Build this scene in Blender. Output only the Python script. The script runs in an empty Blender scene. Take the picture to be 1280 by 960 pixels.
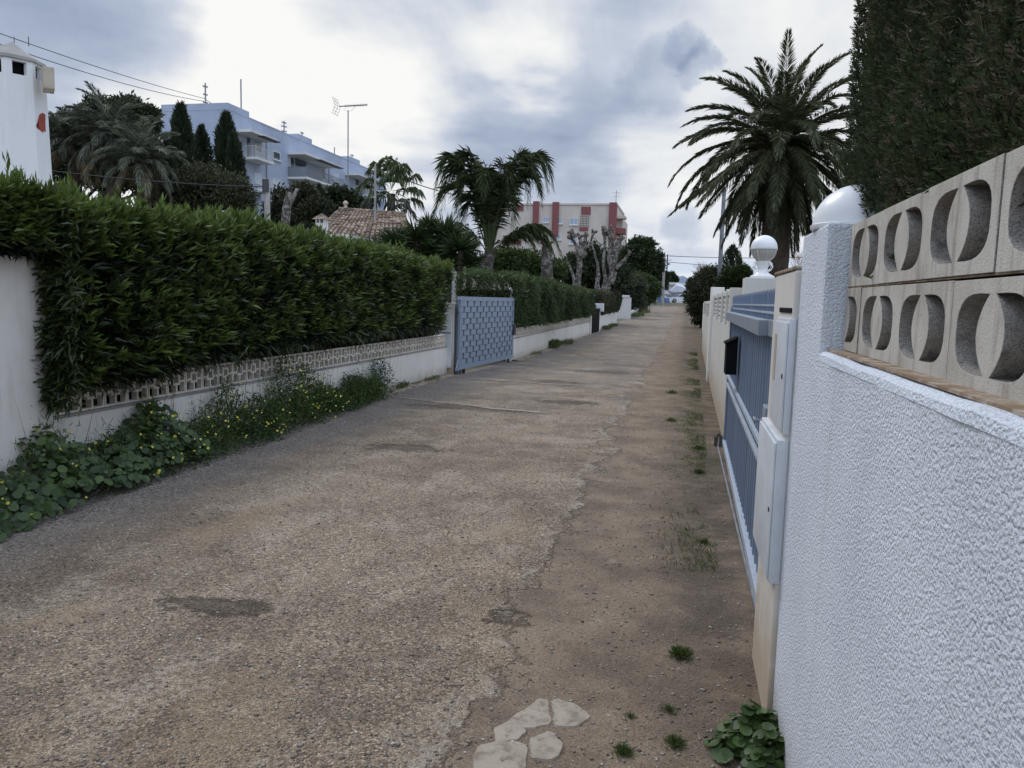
import bpy, bmesh, math, random
import numpy as np
random.seed(7)
rng = np.random.default_rng(11)
sc = bpy.context.scene
COL = sc.collection
PI = math.pi
Rd = math.radians
V3 = lambda *a: np.array(a, float)

# ------------------------------------------------------------------ camera
F, H = 961.0, 1.75
def cam_axes(pitch=6.33, yaw=12.38, roll=1.5):
    p, y, r = Rd(pitch), Rd(yaw), Rd(roll)
    fw = V3(-math.sin(y)*math.cos(p), math.cos(y)*math.cos(p), -math.sin(p))
    rt = V3(math.cos(y), math.sin(y), 0)
    up = np.cross(rt, fw)
    return rt*math.cos(r)+up*math.sin(r), -rt*math.sin(r)+up*math.cos(r), fw
RT, UP, FW = cam_axes()
def ray(px, py): return FW + RT*((px-640)/F) - UP*((py-480)/F)
def onx(px, py, X): d = ray(px, py); return d*(X/d[0]) + V3(0, 0, H)
def at(px, py, Y): d = ray(px, py); return d*(Y/d[1]) + V3(0, 0, H)

# ------------------------------------------------------------------ terrain heights
def prof(y):
    y = np.asarray(y, float)
    a = 1.25*(np.clip((y-25)/85, 0, 1))**1.7
    return a + .55*np.clip((y-110)/12, 0, 1)
def sm(t): t = np.clip(t, 0, 1); return t*t*(3-2*t)
def gz(x, y):
    x = np.asarray(x, float); y = np.asarray(y, float)
    hill = 7.0*sm((-x-14)/22)*sm((y-16)/30)
    return prof(y) + hill
def g0(x, y): return float(gz(x, y))

# ------------------------------------------------------------------ node helpers
def newmat(name):
    m = bpy.data.materials.new(name); m.use_nodes = True
    nt = m.node_tree; nt.nodes.clear()
    o = nt.nodes.new('ShaderNodeOutputMaterial'); b = nt.nodes.new('ShaderNodeBsdfPrincipled')
    nt.links.new(b.outputs[0], o.inputs[0])
    return m, nt, b, o
def N(nt, t, **k):
    n = nt.nodes.new(t)
    for a, v in k.items():
        if a in ('op', 'operation'): n.operation = v
        elif a == 'ins':
            for i, x in v.items():
                if hasattr(x, 'is_linked') or isinstance(x, bpy.types.NodeSocket): nt.links.new(x, n.inputs[i])
                else: n.inputs[i].default_value = x
        else: setattr(n, a, v)
    return n
def math_(nt, op, a, b=0.0, c=None, clamp=False):
    n = nt.nodes.new('ShaderNodeMath'); n.operation = op; n.use_clamp = clamp
    for i, x in enumerate((a, b) if c is None else (a, b, c)):
        if isinstance(x, bpy.types.NodeSocket): nt.links.new(x, n.inputs[i])
        else: n.inputs[i].default_value = x
    return n.outputs[0]
def noise(nt, vec, scale, detail=4, rough=.55, dist=0.0):
    n = nt.nodes.new('ShaderNodeTexNoise'); n.inputs['Scale'].default_value = scale
    n.inputs['Detail'].default_value = detail; n.inputs['Roughness'].default_value = rough
    n.inputs['Distortion'].default_value = dist
    if vec is not None: nt.links.new(vec, n.inputs['Vector'])
    return n.outputs[0]
def voro(nt, vec, scale, feature='F1', out='Distance'):
    n = nt.nodes.new('ShaderNodeTexVoronoi'); n.feature = feature; n.inputs['Scale'].default_value = scale
    nt.links.new(vec, n.inputs['Vector']); return n.outputs[out]
def ramp(nt, f, stops):
    n = nt.nodes.new('ShaderNodeValToRGB'); e = n.color_ramp.elements
    while len(e) < len(stops): e.new(.5)
    for i, (p, c) in enumerate(stops):
        e[i].position = p; e[i].color = (*c, 1) if not isinstance(c, (int, float)) else (c, c, c, 1)
    nt.links.new(f, n.inputs[0]); return n.outputs[0]
def mixc(nt, f, a, b, blend='MIX'):
    n = nt.nodes.new('ShaderNodeMix'); n.data_type = 'RGBA'; n.blend_type = blend
    for i, x in ((0, f), (6, a), (7, b)):
        if isinstance(x, bpy.types.NodeSocket): nt.links.new(x, n.inputs[i])
        else: n.inputs[i].default_value = x if i == 0 else (*x, 1)
    return n.outputs[2]
def sstep(nt, v, lo, hi):
    n = nt.nodes.new('ShaderNodeMapRange'); n.interpolation_type = 'SMOOTHSTEP'
    nt.links.new(v, n.inputs[0]); n.inputs[1].default_value = lo; n.inputs[2].default_value = hi
    return n.outputs[0]
def pos(nt): return nt.nodes.new('ShaderNodeNewGeometry').outputs['Position']
def scaled(nt, v, s):
    n = nt.nodes.new('ShaderNodeVectorMath'); n.operation = 'MULTIPLY'; nt.links.new(v, n.inputs[0])
    n.inputs[1].default_value = s; return n.outputs[0]
def bump(nt, b, h, dist, strength=1.0):
    n = nt.nodes.new('ShaderNodeBump'); n.inputs['Distance'].default_value = dist
    n.inputs['Strength'].default_value = strength; nt.links.new(h, n.inputs['Height'])
    nt.links.new(n.outputs[0], b.inputs['Normal']); return n
def setc(nt, b, c):
    if isinstance(c, bpy.types.NodeSocket): nt.links.new(c, b.inputs['Base Color'])
    else: b.inputs['Base Color'].default_value = (*c, 1)

def simple(name, c, c2=None, scale=3., rough=.7, bs=0., bd=0., metal=0., spec=.3, lo=.35, hi=.65):
    m, nt, b, o = newmat(name); p = pos(nt)
    if c2: setc(nt, b, mixc(nt, sstep(nt, noise(nt, p, scale, 6, .6), lo, hi), c, c2))
    else: setc(nt, b, c)
    b.inputs['Roughness'].default_value = rough; b.inputs['Metallic'].default_value = metal
    b.inputs['Specular IOR Level'].default_value = spec
    if bd: bump(nt, b, noise(nt, p, bs, 4, .6), bd)
    return m
def plaster(name, c, dirt, zlo, zhi, rough=.85, bs=40, bd=.003, streak=.25, dirtmax=.85):
    """painted render: rain streaks, blotches, soil splashed up from the ground with a broken edge"""
    m, nt, b, o = newmat(name); p = pos(nt)
    blotch = noise(nt, p, 1.6, 6, .62)
    st = noise(nt, scaled(nt, p, (5, 5, .45)), 2.2, 5, .6)
    col = mixc(nt, math_(nt, 'MULTIPLY', sstep(nt, st, .5, .8), streak), c, dirt)
    col = mixc(nt, math_(nt, 'MULTIPLY', sstep(nt, blotch, .45, .75), .18), col, dirt)
    z = nt.nodes.new('ShaderNodeSeparateXYZ'); nt.links.new(p, z.inputs[0])
    zz = math_(nt, 'ADD', z.outputs[2], math_(nt, 'MULTIPLY', math_(nt, 'SUBTRACT', noise(nt, p, 5, 6, .65), .5), (zhi-zlo)*1.6))
    d = math_(nt, 'SUBTRACT', 1.0, sstep(nt, zz, zlo, zhi))
    col = mixc(nt, math_(nt, 'MULTIPLY', d, dirtmax), col, dirt)
    setc(nt, b, col); b.inputs['Roughness'].default_value = rough; b.inputs['Specular IOR Level'].default_value = .25
    bump(nt, b, noise(nt, p, bs, 5, .6), bd)
    return m
def leafmat(name, dark, light, rough=.45, trans=.25, spec=.35, accent=None):
    m, nt, b, o = newmat(name)
    a = nt.nodes.new('ShaderNodeAttribute'); a.attribute_name = 'tint'
    stops = [(0, dark), (.72, light)]
    if accent: stops = [(0, dark), (.62, light), (.9, light), (1, accent)]
    c = ramp(nt, a.outputs['Fac'], stops)
    setc(nt, b, c); b.inputs['Roughness'].default_value = rough; b.inputs['Specular IOR Level'].default_value = spec
    t = nt.nodes.new('ShaderNodeBsdfTranslucent'); nt.links.new(c, t.inputs[0])
    mx = nt.nodes.new('ShaderNodeMixShader'); mx.inputs[0].default_value = trans
    nt.links.new(b.outputs[0], mx.inputs[1]); nt.links.new(t.outputs[0], mx.inputs[2]); nt.links.new(mx.outputs[0], o.inputs[0])
    return m

# ------------------------------------------------------------------ object helpers
ORG = {}
def tag(o, label, cat, group=None, kind=None):
    if label: o['label'] = label
    if cat: o['category'] = cat
    if group: o['group'] = group
    if kind: o['kind'] = kind
    return o
def thing(name, label, cat, loc, group=None):
    o = bpy.data.objects.new(name, None); COL.objects.link(o); o.empty_display_size = .2
    o.location = [float(x) for x in loc]; ORG[o.name] = np.array(loc, float)
    return tag(o, label, cat, group)
def org(o): return ORG.get(o.name, np.zeros(3)) if o is not None else np.zeros(3)
def link(name, me, mat, parent, loc=None):
    o = bpy.data.objects.new(name, me); COL.objects.link(o)
    if mat: me.materials.append(mat)
    if parent is not None: o.parent = parent; ORG[o.name] = org(parent)
    elif loc is not None: o.location = [float(x) for x in loc]; ORG[o.name] = np.array(loc, float)
    else: ORG[o.name] = np.zeros(3)
    return o
def copy_tree(o, parent=None, offset=None):
    c = o.copy(); COL.objects.link(c); c.parent = parent
    if parent is None and offset is not None: c.location = [a+b for a, b in zip(o.location, offset)]
    for ch in list(o.children): copy_tree(ch, c)
    return c

class MB:
    """collects solids in world coordinates and links them as ONE mesh object"""
    def __init__(s): s.v = []; s.f = []
    def add(s, vs, fs):
        n = len(s.v); s.v += [tuple(float(c) for c in v) for v in vs]; s.f += [tuple(n+i for i in f) for f in fs]
    def hexa(s, p): s.add(p, [(0,3,2,1),(4,5,6,7),(0,1,5,4),(1,2,6,5),(2,3,7,6),(3,0,4,7)])
    def box(s, x0, x1, y0, y1, z0, z1, bev=0.):
        if bev:
            bm = bmesh.new(); bmesh.ops.create_cube(bm, size=1)
            for v in bm.verts: v.co = ((x0+x1)/2+v.co.x*(x1-x0), (y0+y1)/2+v.co.y*(y1-y0), (z0+z1)/2+v.co.z*(z1-z0))
            bmesh.ops.bevel(bm, geom=list(bm.edges), offset=bev, segments=2, profile=.6, affect='EDGES')
            s.bm(bm); return
        s.hexa([(x0,y0,z0),(x1,y0,z0),(x1,y1,z0),(x0,y1,z0),(x0,y0,z1),(x1,y0,z1),(x1,y1,z1),(x0,y1,z1)])
    def bm(s, bm):
        bm.verts.index_update(); s.add([v.co[:] for v in bm.verts], [[v.index for v in f.verts] for f in bm.faces]); bm.free()
    def obox(s, O, A, B, C, bev=0.):
        """box from corner O along vectors A, B, C"""
        O, A, B, C = (np.array(q, float) for q in (O, A, B, C))
        P = [O, O+A, O+A+B, O+B, O+C, O+A+C, O+A+B+C, O+B+C]
        if bev:
            bm = bmesh.new(); vs = [bm.verts.new(p) for p in P]
            for f in [(0,3,2,1),(4,5,6,7),(0,1,5,4),(1,2,6,5),(2,3,7,6),(3,0,4,7)]: bm.faces.new([vs[i] for i in f])
            bmesh.ops.bevel(bm, geom=list(bm.edges), offset=bev, segments=2, profile=.6, affect='EDGES'); s.bm(bm); return
        s.hexa(P)
    def wallseg(s, a, b, t, z0, z1, bev=0., z0b=None, z1b=None):
        """wall from plan point a to b, thickness t to the left of a->b"""
        a, b = np.array(a, float), np.array(b, float); d = (b-a)/np.linalg.norm(b-a); n = np.array([-d[1], d[0]])*t
        z0b = z0 if z0b is None else z0b; z1b = z1 if z1b is None else z1b
        q = [(*a, z0), (*b, z0b), (*(b+n), z0b), (*(a+n), z0), (*a, z1), (*b, z1b), (*(b+n), z1b), (*(a+n), z1)]
        s.hexa(q)
    def tube(s, pts, rad, n=8, cap=True):
        pts = [np.array(p, float) for p in pts]
        if np.isscalar(rad): rad = [rad]*len(pts)
        rings = []
        for i, p in enumerate(pts):
            t = pts[min(i+1, len(pts)-1)]-pts[max(i-1, 0)]; t = t/(np.linalg.norm(t)+1e-9)
            u = np.cross(t, (0, 0, 1) if abs(t[2]) < .9 else (1, 0, 0)); u /= np.linalg.norm(u); w = np.cross(t, u)
            rings.append([p+rad[i]*(math.cos(2*PI*k/n)*u+math.sin(2*PI*k/n)*w) for k in range(n)])
        vs = [v for r in rings for v in r]; fs = []
        for i in range(len(pts)-1):
            for k in range(n): fs.append((i*n+k, i*n+(k+1) % n, (i+1)*n+(k+1) % n, (i+1)*n+k))
        if cap: fs += [tuple(range(n))[::-1], tuple((len(pts)-1)*n+k for k in range(n))]
        s.add(vs, fs)
    def lathe(s, c, prof_, n=24):
        vs, fs = [], []
        for r, z in prof_: vs += [(c[0]+r*math.cos(2*PI*k/n), c[1]+r*math.sin(2*PI*k/n), c[2]+z) for k in range(n)]
        for i in range(len(prof_)-1):
            for k in range(n): fs.append((i*n+k, i*n+(k+1) % n, (i+1)*n+(k+1) % n, (i+1)*n+k))
        fs += [tuple(range(n))[::-1], tuple((len(prof_)-1)*n+k for k in range(n))]
        s.add(vs, fs)
    def prism(s, poly, O, A, B, C):
        """2-D poly (u,v) on axes A,B from O, extruded by C"""
        O, A, B, C = (np.array(q, float) for q in (O, A, B, C)); n = len(poly)
        vs = [O+u*A+v*B for u, v in poly]; vs += [v+C for v in vs]
        s.add(vs, [tuple(range(n)), tuple(range(2*n-1, n-1, -1))]+[(i, (i+1) % n, n+(i+1) % n, n+i) for i in range(n)])
    def plate(s, outer, holes, O, A, B, C):
        """flat plate with holes, thickness vector C"""
        O, A, B, C = (np.array(q, float) for q in (O, A, B, C))
        bm = bmesh.new()
        for loop in [outer]+holes:
            vs = [bm.verts.new((u, v, 0)) for u, v in loop]
            for i in range(len(vs)): bm.edges.new((vs[i], vs[(i+1) % len(vs)]))
        bmesh.ops.triangle_fill(bm, edges=list(bm.edges), use_beauty=True, use_dissolve=False)
        bm.verts.index_update()
        pts = [O+v.co.x*A+v.co.y*B for v in bm.verts]; n = len(pts)
        fs = [[v.index for v in f.verts] for f in bm.faces]
        bd = [(e.verts[0].index, e.verts[1].index) for e in bm.edges if len(e.link_faces) == 1]
        bm.free()
        s.add(pts+[p+C for p in pts], fs+[[n+i for i in f[::-1]] for f in fs]+[(a, b, n+b, n+a) for a, b in bd])
    def build(s, name, mat, parent=None, loc=None, smooth=False, recalc=True, jitter=0.):
        o0 = org(parent) if parent is not None else (np.array(loc, float) if loc is not None else np.zeros(3))
        me = bpy.data.meshes.new(name)
        vs = np.array(s.v)-o0
        me.from_pydata(vs.tolist(), [], s.f)
        if recalc:
            bm = bmesh.new(); bm.from_mesh(me); bmesh.ops.recalc_face_normals(bm, faces=bm.faces); bm.to_mesh(me); bm.free()
        if smooth:
            me.polygons.foreach_set('use_smooth', [True]*len(me.polygons))
            me.set_sharp_from_angle(angle=Rd(40))
        me.update()
        return link(name, me, mat, parent, loc)

# ------------------------------------------------------------------ leaf clouds (numpy)
def unit(a): return a/(np.linalg.norm(a, axis=-1, keepdims=True)+1e-9)
def rnd(n): return unit(rng.normal(size=(n, 3)))
class LV:
    """collects leaves; every leaf is a small folded blade of its own"""
    def __init__(s): s.v = []; s.f = []; s.t = []; s.n = 0
    def _push(s, v, f, t):
        m = v.shape[0]; k = v.shape[1]
        s.v.append(v.reshape(-1, 3)); idx = (np.arange(m)*k)[:, None, None]+f[None]+s.n
        s.f.append(idx.reshape(-1, 3)); s.t.append(np.repeat(t, k)); s.n += m*k
    def blade(s, P, D, L, W, tint, fold=.25, bend=.0, roll=None):
        n = len(P); D = unit(D); R = rnd(n) if roll is None else roll
        S = unit(np.cross(D, R)); U = np.cross(S, D)
        L = np.broadcast_to(L, n)[:, None]; W = np.broadcast_to(W, n)[:, None]
        mid = P+D*L*.45; tip = P+D*L-np.array([0, 0, 1.])*bend*L
        v = np.stack([P, mid+S*W*.5+U*W*fold, tip, mid-S*W*.5+U*W*fold], 1)
        s._push(v, np.array([[0, 1, 2], [0, 2, 3]]), np.broadcast_to(tint, n))
    def disc(s, P, Nrm, R, tint, k=7):
        n = len(P); Nrm = unit(Nrm); S = unit(np.cross(Nrm, rnd(n))); T = np.cross(Nrm, S); R = np.broadcast_to(R, n)[:, None]
        ang = [2*PI*i/k for i in range(k)]
        v = np.stack([P-Nrm*R*.15]+[P+R*(math.cos(a)*S+math.sin(a)*T) for a in ang], 1)
        s._push(v, np.array([[0, 1+i, 1+(i+1) % k] for i in range(k)]), np.broadcast_to(tint, n))
    def spray(s, P, D, L, tint, k=7, w=.16, spread=.75):
        """a twig of k scale-leaf fingers in one plane"""
        n = len(P); D = unit(D); S = unit(np.cross(D, rnd(n))); L = np.broadcast_to(L, n)
        for i in range(k):
            t = i/(k-1); side = 1 if i % 2 else -1
            a = spread*(1-t*.6)*side if i < k-1 else 0
            base = P+D*(L*t*.7)[:, None]
            d = D*math.cos(a)+S*math.sin(a)
            s.blade(base, d, L*(.62-.2*t), L*w, tint, fold=.15)
    def build(s, name, mat, parent=None, loc=None, kind=None):
        o0 = org(parent) if parent is not None else (np.array(loc, float) if loc is not None else np.zeros(3))
        v = np.concatenate(s.v)-o0; f = np.concatenate(s.f).astype(np.int32); t = np.concatenate(s.t)
        me = bpy.data.meshes.new(name); me.vertices.add(len(v)); me.vertices.foreach_set('co', v.astype(np.float32).ravel())
        me.loops.add(f.size); me.loops.foreach_set('vertex_index', f.ravel())
        me.polygons.add(len(f)); me.polygons.foreach_set('loop_start', np.arange(len(f), dtype=np.int32)*3)
        a = me.attributes.new('tint', 'FLOAT', 'POINT'); a.data.foreach_set('value', np.clip(t, 0, 1).astype(np.float32))
        me.update(calc_edges=True)
        return link(name, me, mat, parent, loc)

def wob(a, b, s, seed=0.):
    """cheap smooth 2-D noise in -1..1"""
    a = np.asarray(a)*s; b = np.asarray(b)*s
    return (np.sin(a*1.7+b*.9+seed)+np.sin(a*.63-b*1.9+seed*2.1+1)+np.sin(a*2.9+b*2.3+seed*.7+4)*.6+np.sin(-a*4.1+b*3.3+seed*1.3)*.4)/3.
# ================================================================== WORLD, SUN
SUN_AZ, SUN_EL = -38., 46.          # degrees from +Y (road direction) towards +X, elevation
w = bpy.data.worlds.new("World"); sc.world = w; w.use_nodes = True
nt = w.node_tree; nt.nodes.clear()
out = nt.nodes.new('ShaderNodeOutputWorld'); bg = nt.nodes.new('ShaderNodeBackground'); nt.links.new(bg.outputs[0], out.inputs[0])
bg.inputs[1].default_value = .1
sky = nt.nodes.new('ShaderNodeTexSky'); sky.sky_type = 'NISHITA'; sky.sun_disc = False
sky.sun_elevation = Rd(SUN_EL); sky.sun_rotation = Rd(SUN_AZ); sky.altitude = 20; sky.dust_density = 1.5
dirv = nt.nodes.new('ShaderNodeTexCoord').outputs['Generated']
def vmath(op, a, b=None):
    n = nt.nodes.new('ShaderNodeVectorMath'); n.operation = op
    for i, x in enumerate((a, b)):
        if x is None: continue
        if isinstance(x, bpy.types.NodeSocket): nt.links.new(x, n.inputs[i])
        else: n.inputs[i].default_value = x
    return n
nd = vmath('NORMALIZE', dirv).outputs[0]
sx = nt.nodes.new('ShaderNodeSeparateXYZ'); nt.links.new(nd, sx.inputs[0])
den = math_(nt, 'ADD', math_(nt, 'MAXIMUM', sx.outputs[2], 0.0), .16)
cx = nt.nodes.new('ShaderNodeCombineXYZ')
nt.links.new(math_(nt, 'DIVIDE', sx.outputs[0], den), cx.inputs[0]); nt.links.new(math_(nt, 'DIVIDE', sx.outputs[1], den), cx.inputs[1])
plan = cx.outputs[0]
# the cloud sheet is warped so that bright and dark parts have ragged edges
wn = nt.nodes.new('ShaderNodeTexNoise'); wn.inputs['Scale'].default_value = 1.3; wn.inputs['Detail'].default_value = 5; nt.links.new(plan, wn.inputs['Vector'])
wv = vmath('SUBTRACT', wn.outputs['Color'], (.5, .5, .5)).outputs[0]
sv = vmath('SCALE', wv); sv.inputs[3].default_value = .34
warp = vmath('NORMALIZE', vmath('ADD', nd, sv.outputs[0]).outputs[0]).outputs[0]
n1 = noise(nt, plan, .9, 9, .58, .35)
n2 = noise(nt, nd, 4.6, 9, .58, .35)
val = math_(nt, 'ADD', math_(nt, 'MULTIPLY', n1, .75), math_(nt, 'MULTIPLY', n2, .45))
val = math_(nt, 'ADD', val, -.20)
BLOBS = [(500, -5, 8, .52), (170, 95, 11, .24), (360, 150, 8, .32), (660, 150, 8, .30), (60, 60, 9, .18), (1010, 60, 10, .16), (830, 240, 16, .22), (440, 190, 6, .10), (650, 58, 2.2, .12),
         (620, 40, 9, -.30), (740, 90, 12, -.15), (470, 130, 6, -.22), (560, 170, 8, -.20), (330, 20, 5, -.12), (120, -5, 8, -.22), (270, 60, 6, .10), (230, 20, 4, -.06),  (20, -25, 7, -.22), (760, 210, 6, -.06)]
for px, py, sg, amp in BLOBS:
    d = unit(ray(px, py))
    dp = vmath('DOT_PRODUCT', warp, tuple(float(q) for q in d)).outputs['Value']
    c0 = math.cos(Rd(sg*1.9))
    val = math_(nt, 'ADD', val, math_(nt, 'MULTIPLY', sstep(nt, dp, c0, 1.0), amp))
# small ragged dark scraps of low cloud
wn2 = nt.nodes.new('ShaderNodeTexNoise'); wn2.inputs['Scale'].default_value = 9; wn2.inputs['Detail'].default_value = 7; wn2.inputs['Roughness'].default_value = .62; nt.links.new(nd, wn2.inputs['Vector'])
sv2 = vmath('SCALE', vmath('SUBTRACT', wn2.outputs['Color'], (.5, .5, .5)).outputs[0]); sv2.inputs[3].default_value = .13
warp2 = vmath('NORMALIZE', vmath('ADD', nd, sv2.outputs[0]).outputs[0]).outputs[0]
for px, py, sg, amp in [(856, 58, 1.0, -.16), (874, 82, .9, -.18), (846, 280, 1.0, -.20), (820, 84, 1.6, -.14), (760, 215, 1.2, -.08)]:
    d = unit(ray(px, py)); dp = vmath('DOT_PRODUCT', warp2, tuple(float(q) for q in d)).outputs['Value']
    val = math_(nt, 'ADD', val, math_(nt, 'MULTIPLY', sstep(nt, dp, math.cos(Rd(sg*2.0)), 1.0), amp))
cloud = ramp(nt, val, [(.26, (.26, .315, .43)), (.42, (.37, .425, .53)), (.53, (.49, .535, .62)), (.64, (.67, .69, .715)), (.78, (.83, .825, .80))])
cb = vmath('SCALE', cloud); nt.links.new(math_(nt, 'ADD', 1.0, math_(nt, 'ADD', math_(nt, 'MULTIPLY', sstep(nt, sx.outputs[2], .48, .86), 1.7), math_(nt, 'MULTIPLY', sstep(nt, math_(nt, 'SUBTRACT', math_(nt, 'MULTIPLY', sx.outputs[0], .6), sx.outputs[1]), -.15, .9), .9))), cb.inputs[3]); cloud = cb.outputs[0]  # sky boosted overhead and behind the camera, added to light ground and walls
horiz = sstep(nt, sx.outputs[2], .0, .22)
cloud = mixc(nt, math_(nt, 'MULTIPLY', math_(nt, 'SUBTRACT', 1.0, horiz), .5), cloud, (.74, .77, .82))
# thin band of open sky just above the horizon
band = math_(nt, 'MULTIPLY', sstep(nt, sx.outputs[2], .018, .035), math_(nt, 'SUBTRACT', 1.0, sstep(nt, sx.outputs[2], .045, .062)))
band = math_(nt, 'MULTIPLY', band, sstep(nt, noise(nt, scaled(nt, nd, (3, 3, 26)), 1.0, 4, .5), .35, .6))
cloud = mixc(nt, math_(nt, 'MULTIPLY', band, .75), cloud, (.48, .58, .75))
cov = math_(nt, 'SUBTRACT', 1.0, math_(nt, 'MULTIPLY', band, .12))
cl10 = nt.nodes.new('ShaderNodeVectorMath'); cl10.operation = 'SCALE'; nt.links.new(cloud, cl10.inputs[0]); wm = vmath('MULTIPLY', cloud, (.995, 1.0, 1.01)); nt.links.new(wm.outputs[0], cl10.inputs[0]); cl10.inputs[3].default_value = 9.0
nt.links.new(mixc(nt, cov, sky.outputs[0], cl10.outputs[0]), bg.inputs[0])

sl = bpy.data.lights.new('sun', 'SUN'); sl.energy = 1.0; sl.angle = Rd(22); sl.color = (1, .955, .89)
so = bpy.data.objects.new('sun', sl); COL.objects.link(so); so.location = (-20, 20, 60)
from mathutils import Matrix, Vector
sd = Vector((math.sin(Rd(SUN_AZ))*math.cos(Rd(SUN_EL)), math.cos(Rd(SUN_AZ))*math.cos(Rd(SUN_EL)), math.sin(Rd(SUN_EL))))
so.rotation_euler = sd.to_track_quat('Z', 'Y').to_euler()

cd = bpy.data.cameras.new('camera'); cam = bpy.data.objects.new('camera', cd); COL.objects.link(cam); sc.camera = cam
cd.sensor_width = 36; cd.lens = 36*F/1280; cd.clip_end = 12000; cd.clip_start = .03
M = Matrix.Identity(4)
for i in range(3): M[i][0], M[i][1], M[i][2] = RT[i], UP[i], -FW[i]
M[2][3] = H; cam.matrix_world = M
vs = sc.view_settings; vs.view_transform = 'Standard'; vs.look = 'None'; vs.exposure = .36; vs.gamma = 1
sc.cycles.use_denoising = True; sc.cycles.max_bounces = 6; sc.cycles.transparent_max_bounces = 8
sc.cycles.sample_clamp_indirect = 6

# ================================================================== MATERIALS
M_ = {}
M_['white_old'] = plaster('white_old', (.79, .76, .70), (.33, .27, .20), .0, .3, streak=.22, dirtmax=.6)
M_['white_bright'] = plaster('white_bright', (.76, .76, .75), (.45, .42, .37), .2, .6, streak=.3, dirtmax=.3)
M_['white_far'] = plaster('white_far', (.62, .62, .60), (.40, .34, .26), .2, .6, streak=.35, dirtmax=.3)
M_['cream'] = plaster('cream', (.66, .63, .575), (.44, .34, .23), .05, .75, streak=.25, bd=.0015)
M_['creamwall'] = plaster('creamwall', (.62, .60, .55), (.42, .33, .23), .0, .8, streak=.25, bd=.0015)
M_['apt'] = simple('apt', (.41, .465, .57), (.36, .41, .515), .6, .85, 30, .002)
M_['apt_white'] = simple('apt_white', (.72, .72, .71), (.6, .6, .58), 1., .8)
M_['redbld'] = simple('redbld', (.62, .56, .50), (.55, .49, .43), .5, .85)
M_['maroon'] = simple('maroon', (.25, .095, .095), (.215, .08, .082), 1., .8)
M_['glass'] = simple('glass', (.05, .065, .08), None, rough=.08, spec=.6)
M_['glass_blue'] = simple('glass_blue', (.30, .40, .55), None, rough=.12, spec=.6)
M_['shutter'] = simple('shutter', (.55, .60, .68), None, rough=.6)
M_['metal_dark'] = simple('metal_dark', (.05, .05, .055), None, rough=.5, spec=.4)
M_['black'] = simple('black', (.010, .010, .011), None, rough=.85, spec=.06)
M_['galv'] = simple('galv', (.30, .31, .33), (.22, .23, .25), 4, .5, metal=.4)
M_['gatebox'] = simple('gatebox', (.27, .30, .34), (.23, .26, .30), 5, .45, 60, .0006, spec=.4)
M_['boxwhite'] = simple('boxwhite', (.64, .67, .69), (.56, .59, .61), 5, .45, spec=.4)
M_['lampwhite'] = simple('lampwhite', (.80, .80, .79), None, rough=.3, spec=.5)
M_['lampfrost'] = simple('lampfrost', (.44, .41, .36), None, rough=.4, spec=.5)
M_['conc'] = simple('conc', (.36, .345, .32), (.27, .255, .235), 2, .9, 40, .002)
M_['bluewall'] = simple('bluewall', (.10, .16, .32), (.13, .19, .36), 1, .7)
M_['dead'] = simple('dead', (.22, .16, .10), (.13, .10, .07), 8, .9, 30, .01)
M_['wood_grey'] = simple('wood_grey', (.22, .195, .17), (.10, .085, .075), 7, .9, 14, .03, lo=.4, hi=.6)
M_['plane_bark'] = simple('plane_bark', (.26, .245, .225), (.085, .072, .060), 6, .9, 9, .03, lo=.42, hi=.54)
M_['bark'] = simple('bark', (.085, .062, .045), (.05, .038, .03), 5, .95, 14, .04)
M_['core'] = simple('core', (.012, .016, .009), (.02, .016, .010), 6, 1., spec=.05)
M_['wire'] = simple('wire', (.03, .03, .035), None, rough=.6)
M_['white_paint'] = simple('white_paint', (.72, .73, .75), None, rough=.35, spec=.5)
M_['tarp'] = simple('tarp', (.72, .75, .80), (.6, .64, .7), .8, .6)
M_['rubber'] = simple('rubber', (.02, .02, .02), None, rough=.8)
M_['beige'] = simple('beige', (.50, .44, .35), (.42, .36, .28), 5, .8)
M_['patchred'] = simple('patchred', (.33, .075, .05), (.26, .06, .045), 6, .9)
M_['flower'] = leafmat('flower', (.55, .50, .03), (.70, .66, .10), trans=.3)
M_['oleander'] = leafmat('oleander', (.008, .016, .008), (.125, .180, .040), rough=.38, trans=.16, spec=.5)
M_['hedge2'] = leafmat('hedge2', (.022, .038, .015), (.085, .125, .040), rough=.5, trans=.2, accent=(.12, .13, .09))
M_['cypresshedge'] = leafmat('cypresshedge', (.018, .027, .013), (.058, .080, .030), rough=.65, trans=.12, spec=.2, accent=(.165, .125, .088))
M_['cypress'] = leafmat('cypress', (.014, .024, .012), (.045, .064, .026), rough=.6, trans=.1)
M_['pine'] = leafmat('pine', (.016, .028, .011), (.060, .085, .028), rough=.6, trans=.1)
M_['olive'] = leafmat('olive', (.030, .036, .017), (.088, .092, .042), rough=.6, trans=.12)
M_['greyleaf'] = leafmat('greyleaf', (.030, .038, .022), (.085, .10, .060), rough=.6, trans=.12)
M_['bushgreen'] = leafmat('bushgreen', (.024, .044, .012), (.095, .145, .034), rough=.5, trans=.2)
M_['phoenix'] = leafmat('phoenix', (.026, .032, .016), (.10, .112, .045), rough=.45, trans=.12, accent=(.16, .11, .045))
M_['greypalm'] = leafmat('greypalm', (.055, .062, .045), (.15, .165, .115), rough=.5, trans=.15, accent=(.26, .19, .10))
M_['queen'] = leafmat('queen', (.034, .052, .024), (.13, .165, .07), rough=.4, trans=.2, accent=(.20, .17, .06))
M_['yucca'] = leafmat('yucca', (.014, .026, .010), (.052, .080, .026), rough=.45, trans=.1)
M_['weed'] = leafmat('weed', (.016, .036, .012), (.075, .125, .030), rough=.5, trans=.25, accent=(.14, .13, .05))
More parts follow.
